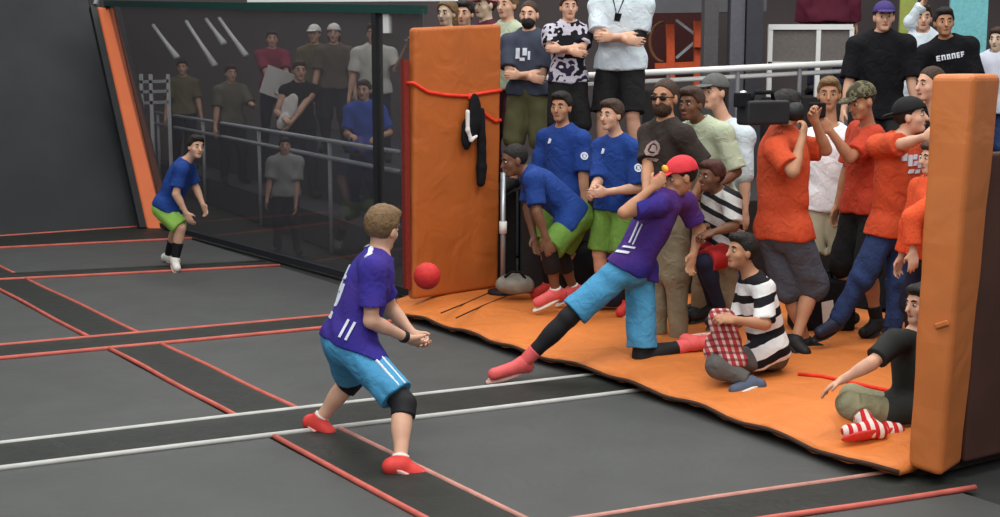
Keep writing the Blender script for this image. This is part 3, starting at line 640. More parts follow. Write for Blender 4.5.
for (x0,y0,x1,y1,lab) in ((153,25,177,58,'leftmost pale reflection streak above the crowd behind the screen'), (186,21,215,66,'long thin reflection streak second from the leaning orange strip'), (206,19,224,44,'short reflection streak between two longer ones behind the screen'), (219,18,246,56,'brightest reflection streak, nearest the white banner')):
    o = MB().tube([at(x0,y0,23.5), at((x0+x1)/2,(y0+y1)/2,23.3), at(x1,y1,23.1)], [.03,.035,.06], 8).build('reflection_streak', M_WP, None, True); tag(o, lab, 'brace', 'slanted reflection streaks built as bars behind the screen')  # reflections in the screen, modelled as white bars standing behind it
tr_ = empty('trolley', at(155, 100, 22)*V3(1,1,0), 'pale wire trolley behind the screen next to the leaning orange strip', 'trolley')
for p in (141, 150.5, 168): MB().bar(at(p,74,22), V3(*(at(p,74,22)*V3(1,1,0))), .05).build('upright', M_WP, tr_)
for y in (82, 92, 103): MB().bar(at(140,y,22), at(169,y-1,22), .05).build('shelf', mat('rail_grey', (150,160,170)), tr_)
# lights: daylight-white lamps of the hall, one added behind the screen, and the soft light of its bright ceiling
wd = bpy.data.worlds.new('hall'); SC.world = wd; wd.use_nodes = True; wd.node_tree.nodes['Background'].inputs[0].default_value = (.93,.97,1,1); wd.node_tree.nodes['Background'].inputs[1].default_value = .42
def lamp(x, y, z, sx, sy, e, aim=None):
    l = bpy.data.lights.new('overhead_lamp', 'AREA'); l.shape = 'RECTANGLE'; l.size = sx; l.size_y = sy; l.energy = e*.8; l.color = (1,.985,.95)
    o = bpy.data.objects.new('overhead_lamp', l); COL.objects.link(o); o.location = (x, y, z)
    if aim is not None: o.rotation_euler = (Vector(aim)-Vector((x, y, z))).to_track_quat('-Z', 'Y').to_euler()
lamp(-2, 5, 7.5, 5, 3, 420); lamp(3, 7, 7.5, 5, 3, 420); lamp(-3, 13, 7.5, 5, 3, 380); lamp(3.5, 12.5, 7, 5, 3, 330); lamp(0, -1, 6, 6, 3, 420, (1, 9, 1)); lamp(-3, 20, 7.5, 6, 3, 330)  # last lamp is added to brighten the area behind the screen
SC.view_settings.view_transform = 'Standard'; SC.view_settings.look = 'None'; SC.view_settings.gamma = 1; SC.view_settings.exposure = 0; SC.view_settings.use_curve_mapping = False
# ------------------------------------------------------------------ who is there
M_JER = blotch('jersey_purple', [(48,44,138),(64,46,128)], 2.5); M_JER2 = blotch('jersey_violet', [(44,42,130),(84,46,112)], 2.0)
M_SKY = mat('shorts_sky', (70,144,186), .8, .08, 6, bump=.7, bscale=11, bdist=.024); M_ROYAL = mat('shirt_royal', (24,58,128), .85, .1, 8, bump=.7, bscale=11, bdist=.024)
M_LIME = mat('shorts_lime', (108,150,58), .85, .1, 8, bump=.7, bscale=11, bdist=.024); M_LIMED = mat('shorts_green', (100,138,58), .85, .12, 8, bump=.7, bscale=11, bdist=.024)
M_TEE = mat('shirt_orange', (194,74,40), .85, .08, 8, bump=.7, bscale=11, bdist=.024); M_TEE2 = mat('shirt_orange_deep', (180,60,36), .85, .08, 8, bump=.7, bscale=11, bdist=.024)
M_BTEE = mat('shirt_black', (20,20,24), .9, .15, 8, spec=.15, bump=.7, bscale=11, bdist=.024); M_WTEE = mat('shirt_white', (196,208,216), .85, .05, 8, bump=.7, bscale=11, bdist=.024)
M_NEO = mat('neoprene_black', (22,22,26), .7, .15, 20); M_SHOER = mat('shoe_red', (206,62,56), .6, .12, 20); M_SHOEP = mat('shoe_coral', (216,92,92), .6, .1, 20)
M_SOLEW = mat('sole_pale', (214,170,160), .6); M_WS = mat('sock_white', (222,218,210), .9, .05, 20); M_GREYS = mat('shorts_grey', (74,80,92), .85, .1, 8, bump=.7, bscale=11, bdist=.024)
M_JEAN = mat('jeans_blue', (34,52,92), .85, .2, 14, bump=.6, bscale=16, bdist=.022); M_BSHOE = mat('shoe_black', (26,26,28), .6, .15, 20); M_KHAKI = mat('khaki', (140,130,106), .85, .1, 8, bump=.7, bscale=11, bdist=.024)
M_BS = mat('shorts_black', (22,22,24), .9, .15, 10, bump=.7, bscale=11, bdist=.024); M_NAVY = mat('navy_cloth', (26,28,48), .9, .15, 10); M_MARK = mat('print_white', (214,220,232), .7, .04)
M_PALE = mat('shirt_pale_green', (176,186,160), .85, .08, 8, bump=.7, bscale=11, bdist=.024); M_DBR = mat('jersey_dark_brown', (48,40,36), .85, .12, 8, bump=.7, bscale=11, bdist=.024)
M_CAMO = blotch('camo', [(60,56,44),(104,98,74),(40,38,30)], 22); M_CAPK = mat('cap_black', (20,20,22), .8); M_CAPR = mat('cap_red', (206,52,62), .75, .08); M_CAPY = mat('cap_yellow', (222,178,64), .75)
M_CAPP = mat('cap_purple', (58,46,104), .8); M_CAPG = mat('cap_grey', (88,90,88), .8)
# --- the player in front, seen from behind
def x1(D):
    a, b = D['J']['elR'], D['J']['wrR']; sobj('wristband', [CO(b-(b-a)*.16, b, .038, .035, [(b-(b-a)*.02, nrm(b-a)), (b-(b-a)*.14, nrm(a-b))])], .007, M_NEO, D['root'])
    g = D['g']; back = -D['tf'][1]
    patch(D, 'print', M_MARK, .86, 0, back, [[(-.17,.06),(-.02,.10),(-.02,.115),(-.17,.075)], [(.02,.10),(.15,.05),(.15,.066),(.02,.115)]])
    patch(D, 'print', M_MARK, .55, 0, nrm(back+D['tf'][0]*.9), [[(-.03,-.10),(-.01,-.10),(.01,.13),(-.01,.13)], [(.0,-.04),(.05,-.03),(.05,-.01),(.0,-.02)], [(.01,.03),(.06,.05),(.06,.07),(.01,.05)], [(.045,-.12),(.06,-.12),(.075,.02),(.06,.02)]])
    patch(D, 'print', M_MARK, .16, 0, nrm(back*.6-D['tf'][0]), [[(-.05,-.05),(-.035,-.05),(-.02,.06),(-.035,.06)], [(-.01,-.05),(.005,-.05),(.02,.06),(.005,.06)]])
    patch(D, 'print', M_MARK, .22, 0, nrm(back+D['tf'][0]*.5), [R4(-.02,-.02,.02,.02)])
    pr = [dict(p) for p in D['out']['bot']]; a, b = D['J']['hipR'], D['J']['knR']; sd = nrm(np.cross(b-a, D['fw'])); sd = sd if sd@D['lf'] < 0 else -sd
    for off in (.025, -.02):
        q = []
        for p in pr:
            p = dict(p); fwd = nrm(np.cross(sd, nrm(b-a)))
            p['clip'] = list(p['clip'])+[(a+fwd*(off+.007), fwd), (a+fwd*(off-.007), -fwd), (a+sd*.05, -sd), (b-(b-a)*.05, nrm(b-a))]
            if p['t'] == 'c': p['ra'] += .005; p['rb'] += .005
            else: p['r'] = p['r']+.005
            q.append(p)
        try: sobj('stripe', q, .007, M_MARK, D['out']['shorts'], k=.03)
        except Exception: pass
person('player in purple jersey and light blue shorts seen from behind, knees bent', 352, 7.7, 0, 1.80, 122,
    dict(pelvis=(347,342,0), neck=(379,255,.05), head=(383,228,.07), shR=(373,270,-.15), elR=(371,321,-.20), wrR=(407,338,-.02), shL=(372,264,.24), elL=(392,310,.36), wrL=(412,333,.24),
         knR=(404,404,-.28), anR=(400,464,-.50), toeR=(424,477,-.50), knL=(352,380,.36), anL=(318,421,.36), toeL=(329,432,.30)),
    top=(M_JER, .72, -.02, .020), bottom=('shorts', M_SKY, .86, .022), shoes=(M_SHOER, M_SOLEW), socks=(M_WS, .14), pads=(M_NEO, 'LR', (.30,.20)), skin='fair', hair=('sandy','short'),
    look=24, nod=10, curl=.7, h=.008, extras=x1, palms=dict(R=(0,.6,.8), L=(0,-.6,.8)))
# --- the leaping player
def x2(D):
    patch(D, 'print', M_MARK, .55, .0, nrm(D['tf'][0]*.6+D['tf'][1]), [[(-.02,-.16),(-.005,-.16),(.0,.1),(-.015,.1)], [(.02,-.16),(.03,-.16),(.035,.06),(.025,.06)]])
    patch(D, 'print', M_MARK, .2, .0, nrm(D['tf'][0]*.8+D['tf'][1]), [[(-.06,-.05),(.03,-.02),(.03,-.0),(-.06,-.03)], [(-.05,.0),(.04,.03),(.04,.045),(-.05,.015)]])
    HP, hd, s = D['HP'], D['hd'], D['g']
    sobj('cap_emblem', [EL(HP(0, .098, .078), hd, V3(.042,.020,.030)*s)], .007, M_CAPY, D['root'])
person('leaping player in red cap, violet jersey and light blue shorts, one arm raised to head', 640, 9.5, .0, 1.80, -72,
    dict(pelvis=(630,268,.0), neck=(668,193,0), head=(681,176,-.02), shL=(657,204,-.2), elL=(624,213,-.30), wrL=(652,188,-.24), shR=(685,203,.15), elR=(700,230,.22), wrR=(693,255,.15),
         hipL=(622,270,-.09), hipR=(640,274,.08), knL=(568,318,-.16), anL=(522,364,-.16), toeL=(494,374,-.24), knR=(642,357,.02), anR=(692,344,.12), toeR=(722,342,.14)),
    top=(M_JER2, .7, -.02, .022), bottom=('shorts', M_SKY, .88, .026), shoes=(M_SHOEP, M_SOLEW), socks=(M_SHOEP, .30), pads=(M_NEO, 'LR', (.45,.72), 'legging'), skin='tan', hair=('black','short'),
    cap=(M_CAPR, 'front'), look=-4, nod=16, curl={'L': 1.0, 'R': .5}, h=.008, extras=x2)
# --- the far player
person('crouching far player in blue shirt and lime green shorts beside the leaning orange strip', 175, 14.6, 0, 1.72, 68,
    dict(pelvis=(167,207,0), neck=(185,162,.0), head=(196,147,-.05), shR=(181,170,-.2), elR=(176,194,-.26), wrR=(186,213,-.24), shL=(188,168,.14), elL=(196,188,.2), wrL=(203,205,.1),
         knR=(181,228,-.12), anR=(175,260,-.1), toeR=(177,268,-.28), knL=(177,228,.25), anL=(168,256,.45), toeL=(177,261,.40)),
    top=(M_ROYAL, .75, -.03, .02), bottom=('shorts', mat('shorts_neon', (146,192,88), .85, .08, 8), .92, .03), shoes=(M_WS, M_SOLEW), socks=(M_NEO, .55), skin='fair', hair=('black','short'), look=-28, h=.012)
# --- the boy sitting on the mat
M_STR = banded('stripe_shirt', (-.35,0,1), .135, (222,224,224), (24,24,28), .58, warp=.25)
person('boy in black and white striped shirt kneeling on the orange mat', 752, 8.95, MZ, 1.66, -70,
    dict(pelvis=(771,352,.05), neck=(752,277,0), head=(741,251,-.03), shL=(764,289,-.17), elL=(765,324,-.30), wrL=(735,320,-.34), shR=(748,287,.16), elR=(738,322,.10), wrR=(722,318,-.10),
         hipL=(771,354,-.05), hipR=(772,352,.12), knL=(718,366,-.28), anL=(752,383,-.36), toeL=(735,390,-.40), knR=(722,366,.05), anR=(772,374,.16), toeR=(793,380,.18)),
    top=(M_STR, .92, -.03, .018), bottom=('trousers', mat('trousers_grey', (92,90,88), .9, .1, 10, bump=.7, bscale=11, bdist=.024), 1.86, .008), shoes=(mat('shoe_slate', (78,88,108), .7), M_WS), skin='tan', hair=('black','short'), look=5, nod=-6, curl=.8, h=.0085, palms=dict(L=(0,.6,-.8), R=(0,-.6,-.8)))
M_PLAID = banded('plaid_cloth', (1,0,.3), .045, (168,62,64), (206,176,170), .6, (0,.3,1), (96,40,46), warp=.4)
pl = at(722, 338, 8.75); pc = empty('plaid_shirt', V3(pl[0], pl[1], MZ), 'crumpled red and white plaid shirt in the hands of the kneeling boy', 'shirt')
I3 = np.eye(3)
sobj('cloth', [EL(at(722,322,8.72), I3, (.10,.07,.09)), EL(at(727,344,8.70), I3, (.10,.08,.13)), EL(at(714,350,8.74), I3, (.07,.07,.10)), EL(at(735,360,8.66), I3, (.09,.06,.06))], .009, M_PLAID, pc, k=.05, wrinkle=.010, freq=45)
# --- the person half hidden by the near pillar
M_SOX = banded('sock_stripe', (1,.2,.05), .05, (196,40,44), (224,214,206), .5, warp=.15)
person('person sitting cross-legged behind the near orange pillar, red and white striped socks', 914, 7.72, .155, 1.62, -66,
    dict(pelvis=(919,416,.05), neck=(913,336,.10), head=(921,304,.1), shL=(894,342,-.05), elL=(872,363,-.16), wrL=(842,380,-.12), shR=(920,344,.25), hipL=(908,418,-.04), hipR=(908,414,.12),
         knL=(850,405,-.12), anL=(872,427,-.24), toeL=(848,431,-.27), knR=(852,398,.14), anR=(888,428,-.14), toeR=(866,433,-.17)),
    top=(mat('shirt_charcoal', (36,38,36), .9, .15, 8), .8, -.02, .018), bottom=('trousers', mat('trousers_sage', (134,132,104), .85, .1, 10, bump=.7, bscale=11, bdist=.024), 1.45, .008), shoes=(M_SOX, M_SHOER), socks=(M_SOX, .55), skin='fair', hair=('black','short'), curl=.35, h=.009, palms=dict(L=(-.3,0,-1)))
# --- the crowd on the mat
def xA(D): pass
person('camera operator in orange T-shirt and grey shorts, back turned, forearm raised', 785, 9.75, MZ, 1.84, 128,
    dict(pelvis=(783,232,0), neck=(783,131,.02), head=(787,109,.08), shR=(775,150,-.25), elR=(793,172,-.42), wrR=(802,138,-.30), shL=(803,148,.2), elL=(826,150,.12), wrL=(815,122,.0), anR=(795,341,-.1), anL=(806,343,.12), toeR=(805,352,-.18), toeL=(822,350,.1)),
    top=(M_TEE, .8, -.06, .03), bottom=('shorts', M_GREYS, 1.08, .035), shoes=(M_BSHOE,), socks=(M_NEO, .1), skin='tan', hair=('black','short'), wide=1.12, nod=5, curl=1.0, look=-10)
cm = empty('video_camera', at(768,114,9.55)*V3(1,1,0)+V3(0,0,at(768,128,9.55)[2]), 'big black video camera on the shoulder of the orange-shirted operator', 'camera')
ca, cb = at(742,113,9.42), at(784,112,9.60); cdv = nrm(cb-ca); cs = nrm(np.cross(cdv, V3(0,0,1)))
MB().box((ca+cb)/2, (cb-ca)/2, cs*.07, V3(0,0,.085)).build('camera_body', M_DK, cm, bevel=.02)
MB().tube([cb, cb+cdv*.06, cb+cdv*.07, cb+cdv*.13], [.05,.05,.065,.068], 18).build('lens', M_DK, cm, True)
MB().tube([ca+V3(0,0,.07)+cdv*.08, ca+V3(0,0,.14)+cdv*.1, ca+V3(0,0,.14)+cdv*.26, ca+V3(0,0,.07)+cdv*.28], .016, 8).build('handle', M_BLK, cm, True)
MB().box(ca+V3(0,0,.09)-cdv*.0, cdv*.05, cs*.04, V3(0,0,.05)).build('battery', M_BLK, cm, bevel=.01); MB().ball(ca+V3(0,0,.13)+cdv*.03-cs*.03, (.03,.03,.026)).build('microphone_ring', M_STEEL, cm, True)
MB().tube([cb-cs*.10+V3(0,0,.02), cb-cs*.16+V3(0,0,.02)], [.035,.045], 12).build('viewfinder', M_BLK, cm, True)
person('man in white T-shirt and cream shorts between the camera operator and the camouflage cap', 828, 10.95, MZ, 1.84, -15,
    dict(head=(829,94,.0)),
    top=(mat('shirt_bright_white', (236,236,240), .85, .03, 8, bump=.7, bscale=11, bdist=.022), .8, -.12, .03), bottom=('shorts', mat('shorts_cream', (178,172,148), .85, .08, 8), .95, .03), shoes=(M_BSHOE, M_WS), socks=(M_WS, .16), skin='tan', hair=('sandy','short'))
hc_ = empty('compact_camera', at(817,115,9.98), 'small black camera held up by the man in the camouflage cap', 'camera')
p = at(817,110,9.98); MB().box(p, (.055,.015,0), (-.01,.035,0), (0,0,.055)).build('camera_body', M_BLK, hc_, bevel=.012); MB().tube([p-V3(.02,.03,0), p-V3(.05,.08,0)], [.035,.03], 14).build('lens', M_DK, hc_, True)
person('man in camouflage cap and orange T-shirt facing left, forearm raised with a small camera', 867, 10.35, MZ, 1.86, -62, dict(head=(861,101,-.1), shL=(872,138,-.15), elL=(850,158,-.28), wrL=(830,131,-.34), shR=(858,132,.18)),
    top=(M_TEE2, .8, -.06, .028), bottom=('shorts', M_BS, 1.0, .03), shoes=(M_BSHOE,), socks=(M_NEO,.3), skin='tan', hair=('brown','buzz'), cap=(M_CAMO, 'front'), wide=1.08, nod=18)
def xD(D): patch(D, 'print', M_MARK, .74, .0, D['tf'][1], [[(a*1.25,b*1.3+.03),(c*1.25,b*1.3+.03),(c*1.25+.01,d*1.3+.03),(a*1.25+.01,d*1.3+.03)] for a,b,c,d in ((-.10,.0,-.07,.04),(-.06,-.03,-.035,.03),(-.02,-.03,.01,-.005),(-.02,.005,.005,.03),(.025,-.045,.05,.02),(.06,-.05,.085,-.01),(-.06,-.07,-.02,-.05),(.0,-.075,.04,-.055))])
person('man in orange T-shirt and blue jeans bracing his outstretched arm on the near orange pillar', 892, 9.8, MZ, 1.80, 38,
    dict(pelvis=(893,228,.05), neck=(901,138,.0), head=(911,116,-.02), shR=(878,146,-.05), elR=(904,144,-.30), wrR=(925,137,-.52), shL=(919,150,.12), wrL=(922,215,.0), hipR=(884,232,.0), hipL=(903,232,.08),
         knR=(862,278,-.05), anR=(835,323,-.02), toeR=(820,332,-.12), knL=(898,282,.02), anL=(893,330,.0), toeL=(903,338,-.12)),
    top=(M_TEE, .85, -.05, .028), bottom=('jeans', M_JEAN, 1.97, .014), shoes=(mat('shoe_navy', (34,38,58), .6), M_BSHOE), skin='fair', hair=('black','short'), cap=(M_CAPK, 'back'), look=25, nod=-8, wide=1.08, curl=.3, extras=xD, palms=dict(R=(.8,-.2,0)))
person('pale man with cropped hair looking out between the far crowd and the near pillar top', 936, 10.7, MZ, 1.90, -55, dict(head=(930,84,0)), top=(M_BTEE, .7, -.06, .02), bottom=('jeans', M_JEAN, 1.97, .01), shoes=(M_BSHOE,), skin='fair', hair=('brown','buzz'), look=-15)
person('person in bright orange long-sleeved top mostly hidden by the near pillar', 934, 9.1, MZ, 1.55, -75, dict(wrL=(913,252,-.2), elL=(912,218,-.15)), top=(mat('fleece_orange', (226,88,48), .95, .12, 14, bump=.5), 1.85, -.08, .028), bottom=('trousers', M_NAVY, 1.97, .01), shoes=(M_BSHOE,), skin='fair', hair=('brown','short'))
def xR(D): patch(D, 'print', mat('print_dull', (150,128,124), .8), .68, 0, D['tf'][1], ring_shape(.06,.02,9)+[[(-.05,-.09),(.03,-.10),(.05,-.08),(-.04,-.07)], [(-.02,-.02),(.03,-.03),(.02,.02),(-.015,.025)]])
person('bearded man in dark brown jersey, sunglasses and khaki trousers behind the leaping player', 665, 10.25, MZ, 1.95, -52,
    dict(anR=(658,336,.05), toeR=(648,346,-.1), anL=(679,342,-.1), toeL=(677,354,-.3), wrR=(646,196,-.3), wrL=(688,205,-.15)), top=(M_DBR, .75, -.05, .024), bottom=('trousers', M_KHAKI, 1.96, .02), shoes=(M_SHOER, M_WS), skin='tan', hair=('brown','buzz'), beard='brown', glasses=M_IRIS, look=20, wide=.85, extras=xR)
person('brown-skinned man in pale green shirt peering between the bearded man and the grey-capped man', 706, 10.55, MZ, 1.80, -42, dict(pelvis=(716,205,.1), neck=(700,123,0), head=(691,104,-.08), wrL=(712,190,-.3)), top=(M_PALE, .95, -.06, .03), bottom=('trousers', M_KHAKI, 1.96, .01), shoes=(M_BSHOE,), skin='brown', hair=('brown','short'))
def xT(D):
    patch(D, 'badge', M_BLK, .62, -.02, D['tf'][1], [R4(-.03,-.03,.03,.02)])
    P_ = [D['tp'](1.0)+D['tf'][0]*s_*.06*D['g']+D['tf'][1]*.10*D['g'] for s_ in (-1, 1)]
    MB().tube([P_[0], D['tp'](.66)+D['tf'][1]*.155*D['g'], P_[1]], .007, 6).build('lanyard', M_BLK, D['out']['shirt'], True)
person('man in grey cap and white shirt with dark lanyard facing left', 724, 11.0, MZ, 1.90, -52, dict(head=(714,92,-.05)), top=(M_WTEE, 1.0, -.1, .024), bottom=('jeans', mat('jeans_pale', (84,102,136), .85, .15, 14), 1.97, .012), shoes=(M_BSHOE,), skin='fair', hair=('brown','short'), cap=(M_CAPG, 'front'), extras=xT)
M_STR2 = banded('stripe_shirt_soft', (.5,0,1), .10, (196,196,192), (34,34,38), .62, warp=.2)
person('person crouching in black and white striped shirt and red shorts behind the kneeling boy', 716, 9.95, MZ, 1.60, -60,
    dict(pelvis=(728,248,.12), neck=(719,192,0), head=(711,176,-.06), shL=(732,200,-.15), elL=(734,226,-.25), wrL=(714,232,-.3), shR=(712,200,.15), wrR=(706,228,-.1), knL=(704,262,-.25), anL=(722,312,-.12), knR=(702,258,.0), anR=(714,308,.1)),
    top=(M_STR2, .9, -.04, .02), bottom=('shorts', mat('shorts_red', (166,36,36), .85, .1, 8), .95, .02), pads=(M_NAVY, 'LR', (.3,.9), 'legging'), shoes=(M_BSHOE,), skin='brown', hair=('auburn','short'))
# --- the waiting players in blue
def sleeve_mark(sd):
    def f(D):
        a, b = D['J']['shL'], D['J']['elL']; patch(D, 'emblem', M_MARK, 0, 0, nrm(D['lf']*.5+D['fw']*.35+V3(0,-.6,0)), ring_shape(.034, .013)+[R4(-.01,-.014,.012,.014)], c0=a+(b-a)*.45)
        patch(D, 'emblem', M_MARK, .80, -.06*sd, D['tf'][1], [[(-.018,-.02),(.012,-.015),(.018,.02),(-.008,.025)]])
    return f
person('waiting player in blue shirt standing tallest, arms down, behind the bending teammate', 563, 11.85, MZ, 1.80, -38, dict(head=(561,107,-.05)), top=(M_ROYAL, .92, -.08, .022), bottom=('shorts', M_LIMED, .95, .025), shoes=(M_SHOER, M_WS), socks=(M_NEO,.6), skin='tan', hair=('black','short'), look=12, extras=sleeve_mark(1))
person('waiting player in blue shirt clasping his hands in front of his waist', 617, 11.2, MZ, 1.74, -45, dict(head=(611,115,-.06), elR=(598,182,-.05), wrR=(592,190,-.22), elL=(638,188,-.2), wrL=(606,192,-.32)), top=(M_ROYAL, .92, -.08, .022), bottom=('shorts', M_LIMED, .95, .025), shoes=(M_SHOER, M_WS), socks=(M_NEO,.6), skin='fair', hair=('brown','short'), extras=sleeve_mark(1), palms=dict(R=(.5,.5,0), L=(-.5,.8,0)))
person('dark-skinned player in blue shirt bending forward with hands on his knee beside the chrome pole', 550, 11.25, MZ, 1.82, -72,
    dict(pelvis=(577,216,.05), neck=(527,173,0), head=(514,160,-.04), shL=(534,180,-.2), elL=(537,212,-.28), wrL=(546,238,-.30), shR=(532,178,.18), elR=(528,208,.15), wrR=(534,238,.05), hipL=(574,220,-.05), hipR=(578,219,.13), knL=(549,250,-.25), anL=(556,292,-.15), toeL=(538,302,-.22), knR=(560,252,.1), anR=(574,289,.18), toeR=(560,297,.12)),
    top=(M_ROYAL, .8, -.0, .024), bottom=('shorts', M_LIMED, .95, .03), shoes=(M_SHOEP, M_WS), pads=(M_NEO, 'LR', (.22,.5)), socks=(M_WS,.12), skin='brown', hair=('black','buzz'), nod=12)
# --- the back row on the platform
PZ = 1.0; PS = 1.22
def arms_x(px, y, w=14, d=-.26): return dict(elR=(px-w*1.35, y-2, -.1), wrR=(px+w*.5, y+2, d), elL=(px+w*1.35, y-2, -.1), wrL=(px-w*.5, y-1, d-.06))
def xJ(D):
    P_ = [D['tp'](1.0)+D['tf'][0]*s_*.06*D['g']+D['tf'][1]*.10*D['g'] for s_ in (-1, 1)]; m_ = D['tp'](.68)+D['tf'][1]*.162*D['g']
    MB().tube([P_[0], m_, P_[1]], .007, 6).build('lanyard', M_BLK, D['out']['shirt'], True); patch(D, 'print', M_BLK, .66, .0, D['tf'][1], [[(-.03,-.03),(.02,-.04),(.04,.03),(-.02,.04)]])
    b = D['J']['elL']; a, c = D['J']['shL'], D['J']['wrL']; sobj('elbow_pad', [CO(b, b+(a-b)*.28, .062, .062, [(b+(a-b)*.24, nrm(a-b))]), CO(b, b+(c-b)*.3, .058, .05, [(b+(c-b)*.26, nrm(c-b))])], .011, M_NEO, D['root'])
person('tall man in white T-shirt and black shorts with crossed arms on the platform', 619, 12.45, PS, 1.93, -18, dict(arms_x(619, 38, 15, -.3)), top=(M_WTEE, .85, -.1, .03), bottom=('shorts', M_BS, .98, .03), shoes=(M_BSHOE, M_WS), socks=(M_WS,.2), skin='fair', hair=('brown','short'), wide=1.05, extras=xJ, palms=dict(R=(0,1,0), L=(0,1,0)))
M_PRN = blotch('print_black_white', [(24,24,30),(190,186,200),(44,38,60),(214,214,218)], 7)
person('spectator in black and white patterned shirt with crossed arms next to the white T-shirt man', 567, 12.45, PS, 1.62, 8, dict(arms_x(566, 50, 12)), top=(M_PRN, .8, -.02, .026), bottom=('shorts', M_BS, 1.0, .03), shoes=(M_BSHOE,), skin='fair', hair=('brown','short'), wide=.92, palms=dict(R=(0,1,0), L=(0,1,0)))
M_LSH = mat('shirt_slate', (60,66,82), .85, .15, 8)
def xL(D): patch(D, 'print', M_MARK, .62, -.03, D['tf'][1], [R4(-.07,-.03,-.03,.07), R4(-.03,-.05,.02,-.02), R4(.0,.0,.04,.07), R4(.05,-.04,.07,.04)])
person('bearded man in slate blue shirt with white print and olive shorts, by the wide pillar', 529, 12.95, PZ, 1.80, -15, dict(arms_x(525, 76, 12)), top=(M_LSH, .8, -.02, .026), bottom=('shorts', mat('shorts_olive', (84,82,54), .85, .12, 8), 1.0, .03), shoes=(M_BSHOE,), skin='fair', hair=('brown','buzz'), beard='black', wide=1.05, extras=xL, palms=dict(R=(0,1,0), L=(0,1,0)))
for px, Y, z0, H, fc, tm, hr, sk, cp_, lab in ((508,13.5,PZ,1.92,-35,M_PALE,('sandy','short'),'fair',None,'sandy-haired spectator in pale shirt looking left behind the bearded man'),
    (487,13.95,PZ,1.94,-50,mat('shirt_plum', (84,34,50), .85, .1, 8),('auburn','short'),'pale',(mat('cap_pink', (206,128,140), .8),'front'),'spectator in pink cap above the wide orange pillar'),
    (466,14.4,PZ,1.86,-20,M_BTEE,('black','short'),'fair',None,'dark-haired spectator in black looking over the wide orange pillar'),
    (449,13.75,PZ,1.84,-30,mat('shirt_mustard', (118,104,72), .85, .12, 8),('sandy','long'),'pale',None,'long-haired spectator at the left corner of the wide orange pillar')):
    person(lab, px, Y, z0, H, fc, {}, top=(tm, .8, -.05, .022), bottom=('jeans', mat('trousers_plum', (66,26,38), .85) if px == 508 else M_NAVY, 1.97, .01), shoes=(M_BSHOE,), skin=sk, hair=hr, cap=cp_, h=.013, wide=.88)
person('large man in plain black T-shirt and purple cap on the platform behind the orange shirts', 880, 12.2, PZ, 1.80, -8, dict(head=(884,17,-.05), neck=(881,35,0), pelvis=(880,110,0)), top=(M_BTEE, .95, -.1, .035), bottom=('shorts', M_BS, 1.0, .03), shoes=(M_BSHOE,), skin='fair', hair=('brown','short'), cap=(M_CAPP,'front'), wide=1.1)
def xH(D):
    sh = []; x = -.13
    for w_, kind in ((.036,'s'),(.04,'a'),(.036,'v'),(.04,'a'),(.036,'e'),(.036,'p')):
        sh += [R4(x,-.022,x+.012,.026), R4(x+.012,.014,x+w_-.006,.026)]
        if kind in 'spe': sh.append(R4(x+.012,-.006,x+w_-.008,.004))
        if kind in 'se': sh.append(R4(x+.012,-.024,x+w_-.006,-.014))
        if kind in 'av': sh.append(R4(x+w_-.016,-.022,x+w_-.006,.014))
        x += w_+.006
    patch(D, 'print', M_MARK, .70, 0, D['tf'][1], sh)
person('dark-haired man in black T-shirt with white chest lettering above the near pillar', 948, 12.65, PZ, 1.80, -6, dict(head=(944,22,-.05), neck=(946,40,0), wrR=(922,96,-.25), wrL=(966,78,-.3)), top=(M_BTEE, .9, -.12, .032), bottom=('shorts', M_BS, 1.0, .03), shoes=(M_BSHOE,), skin='tan', hair=('black','short'), wide=1.0, extras=xH)
person('spectator in loose grey-white shirt at the right frame edge above the near pillar', 990, 12.9, PZ, 1.55, -40, {}, top=(mat('shirt_ash', (186,190,204), .85, .1, 6), .9, -.1, .04), bottom=('jeans', M_JEAN, 1.97, .01), shoes=(M_BSHOE,), skin='pale', hair=('brown','short'), wide=1.05, h=.013)
person('spectator raising a white-sleeved arm between the two black-shirted men', 914, 13.3, PZ, 1.78, -10, dict(wrL=(924,2,-.1), elL=(912,22,0)), top=(M_WTEE, 1.9, -.1, .024), bottom=('jeans', M_NAVY, 1.97, .01), shoes=(M_BSHOE,), skin='fair', hair=('brown','short'), h=.013)
person('person in maroon jacket on the upper level above the white balustrade', 822, 16.3, 1.84, 1.75, 170, {}, top=(mat('jacket_maroon', (84,24,44), .85, .1, 6), 1.9, -.1, .05), bottom=('trousers', M_NAVY, 1.97, .02), shoes=(M_BSHOE,), skin='tan', hair=('black','short'), wide=1.2, h=.016, features=False)
# --- the crowd behind the smoked screen
M_OLV = mat('shirt_olive_drab', (104,96,70), .9, .12, 6); M_LG = mat('shirt_light_grey', (196,194,184), .9, .06, 6); M_BLUES = mat('shirt_blue_bright', (52,82,170), .9, .08, 6)
def gper(lab, px, Y, z0, H, fc, tm, bm, sk='fair', hr=('brown','short'), **kw):
    return person(lab, px, Y, z0, H, fc, kw.pop('j', {}), top=(tm, kw.pop('sl', .8), -.06, .028), bottom=('trousers', bm, 1.97, .012), shoes=(M_BSHOE,), skin=sk, hair=hr, h=.014, **kw)
gper('man in dark olive shirt behind the screen, nearest the leaning orange strip', 187, 23.4, .4, 1.86, 5, M_OLV, M_NAVY)
gper('spectator in drab shirt bending an arm over the rail, under the brightest reflection streak', 234, 20.5, .4, 1.78, 30, mat('shirt_drab', (98,92,80), .9), M_NAVY, j=dict(wrL=(252,104,-.3)))
gper('spectator in maroon shirt holding a white sheet behind the screen', 276, 20.6, .95, 1.74, 10, mat('shirt_maroon', (128,40,66), .9), M_NAVY, j=dict(wrL=(287,88,-.35), wrR=(272,88,-.35)))
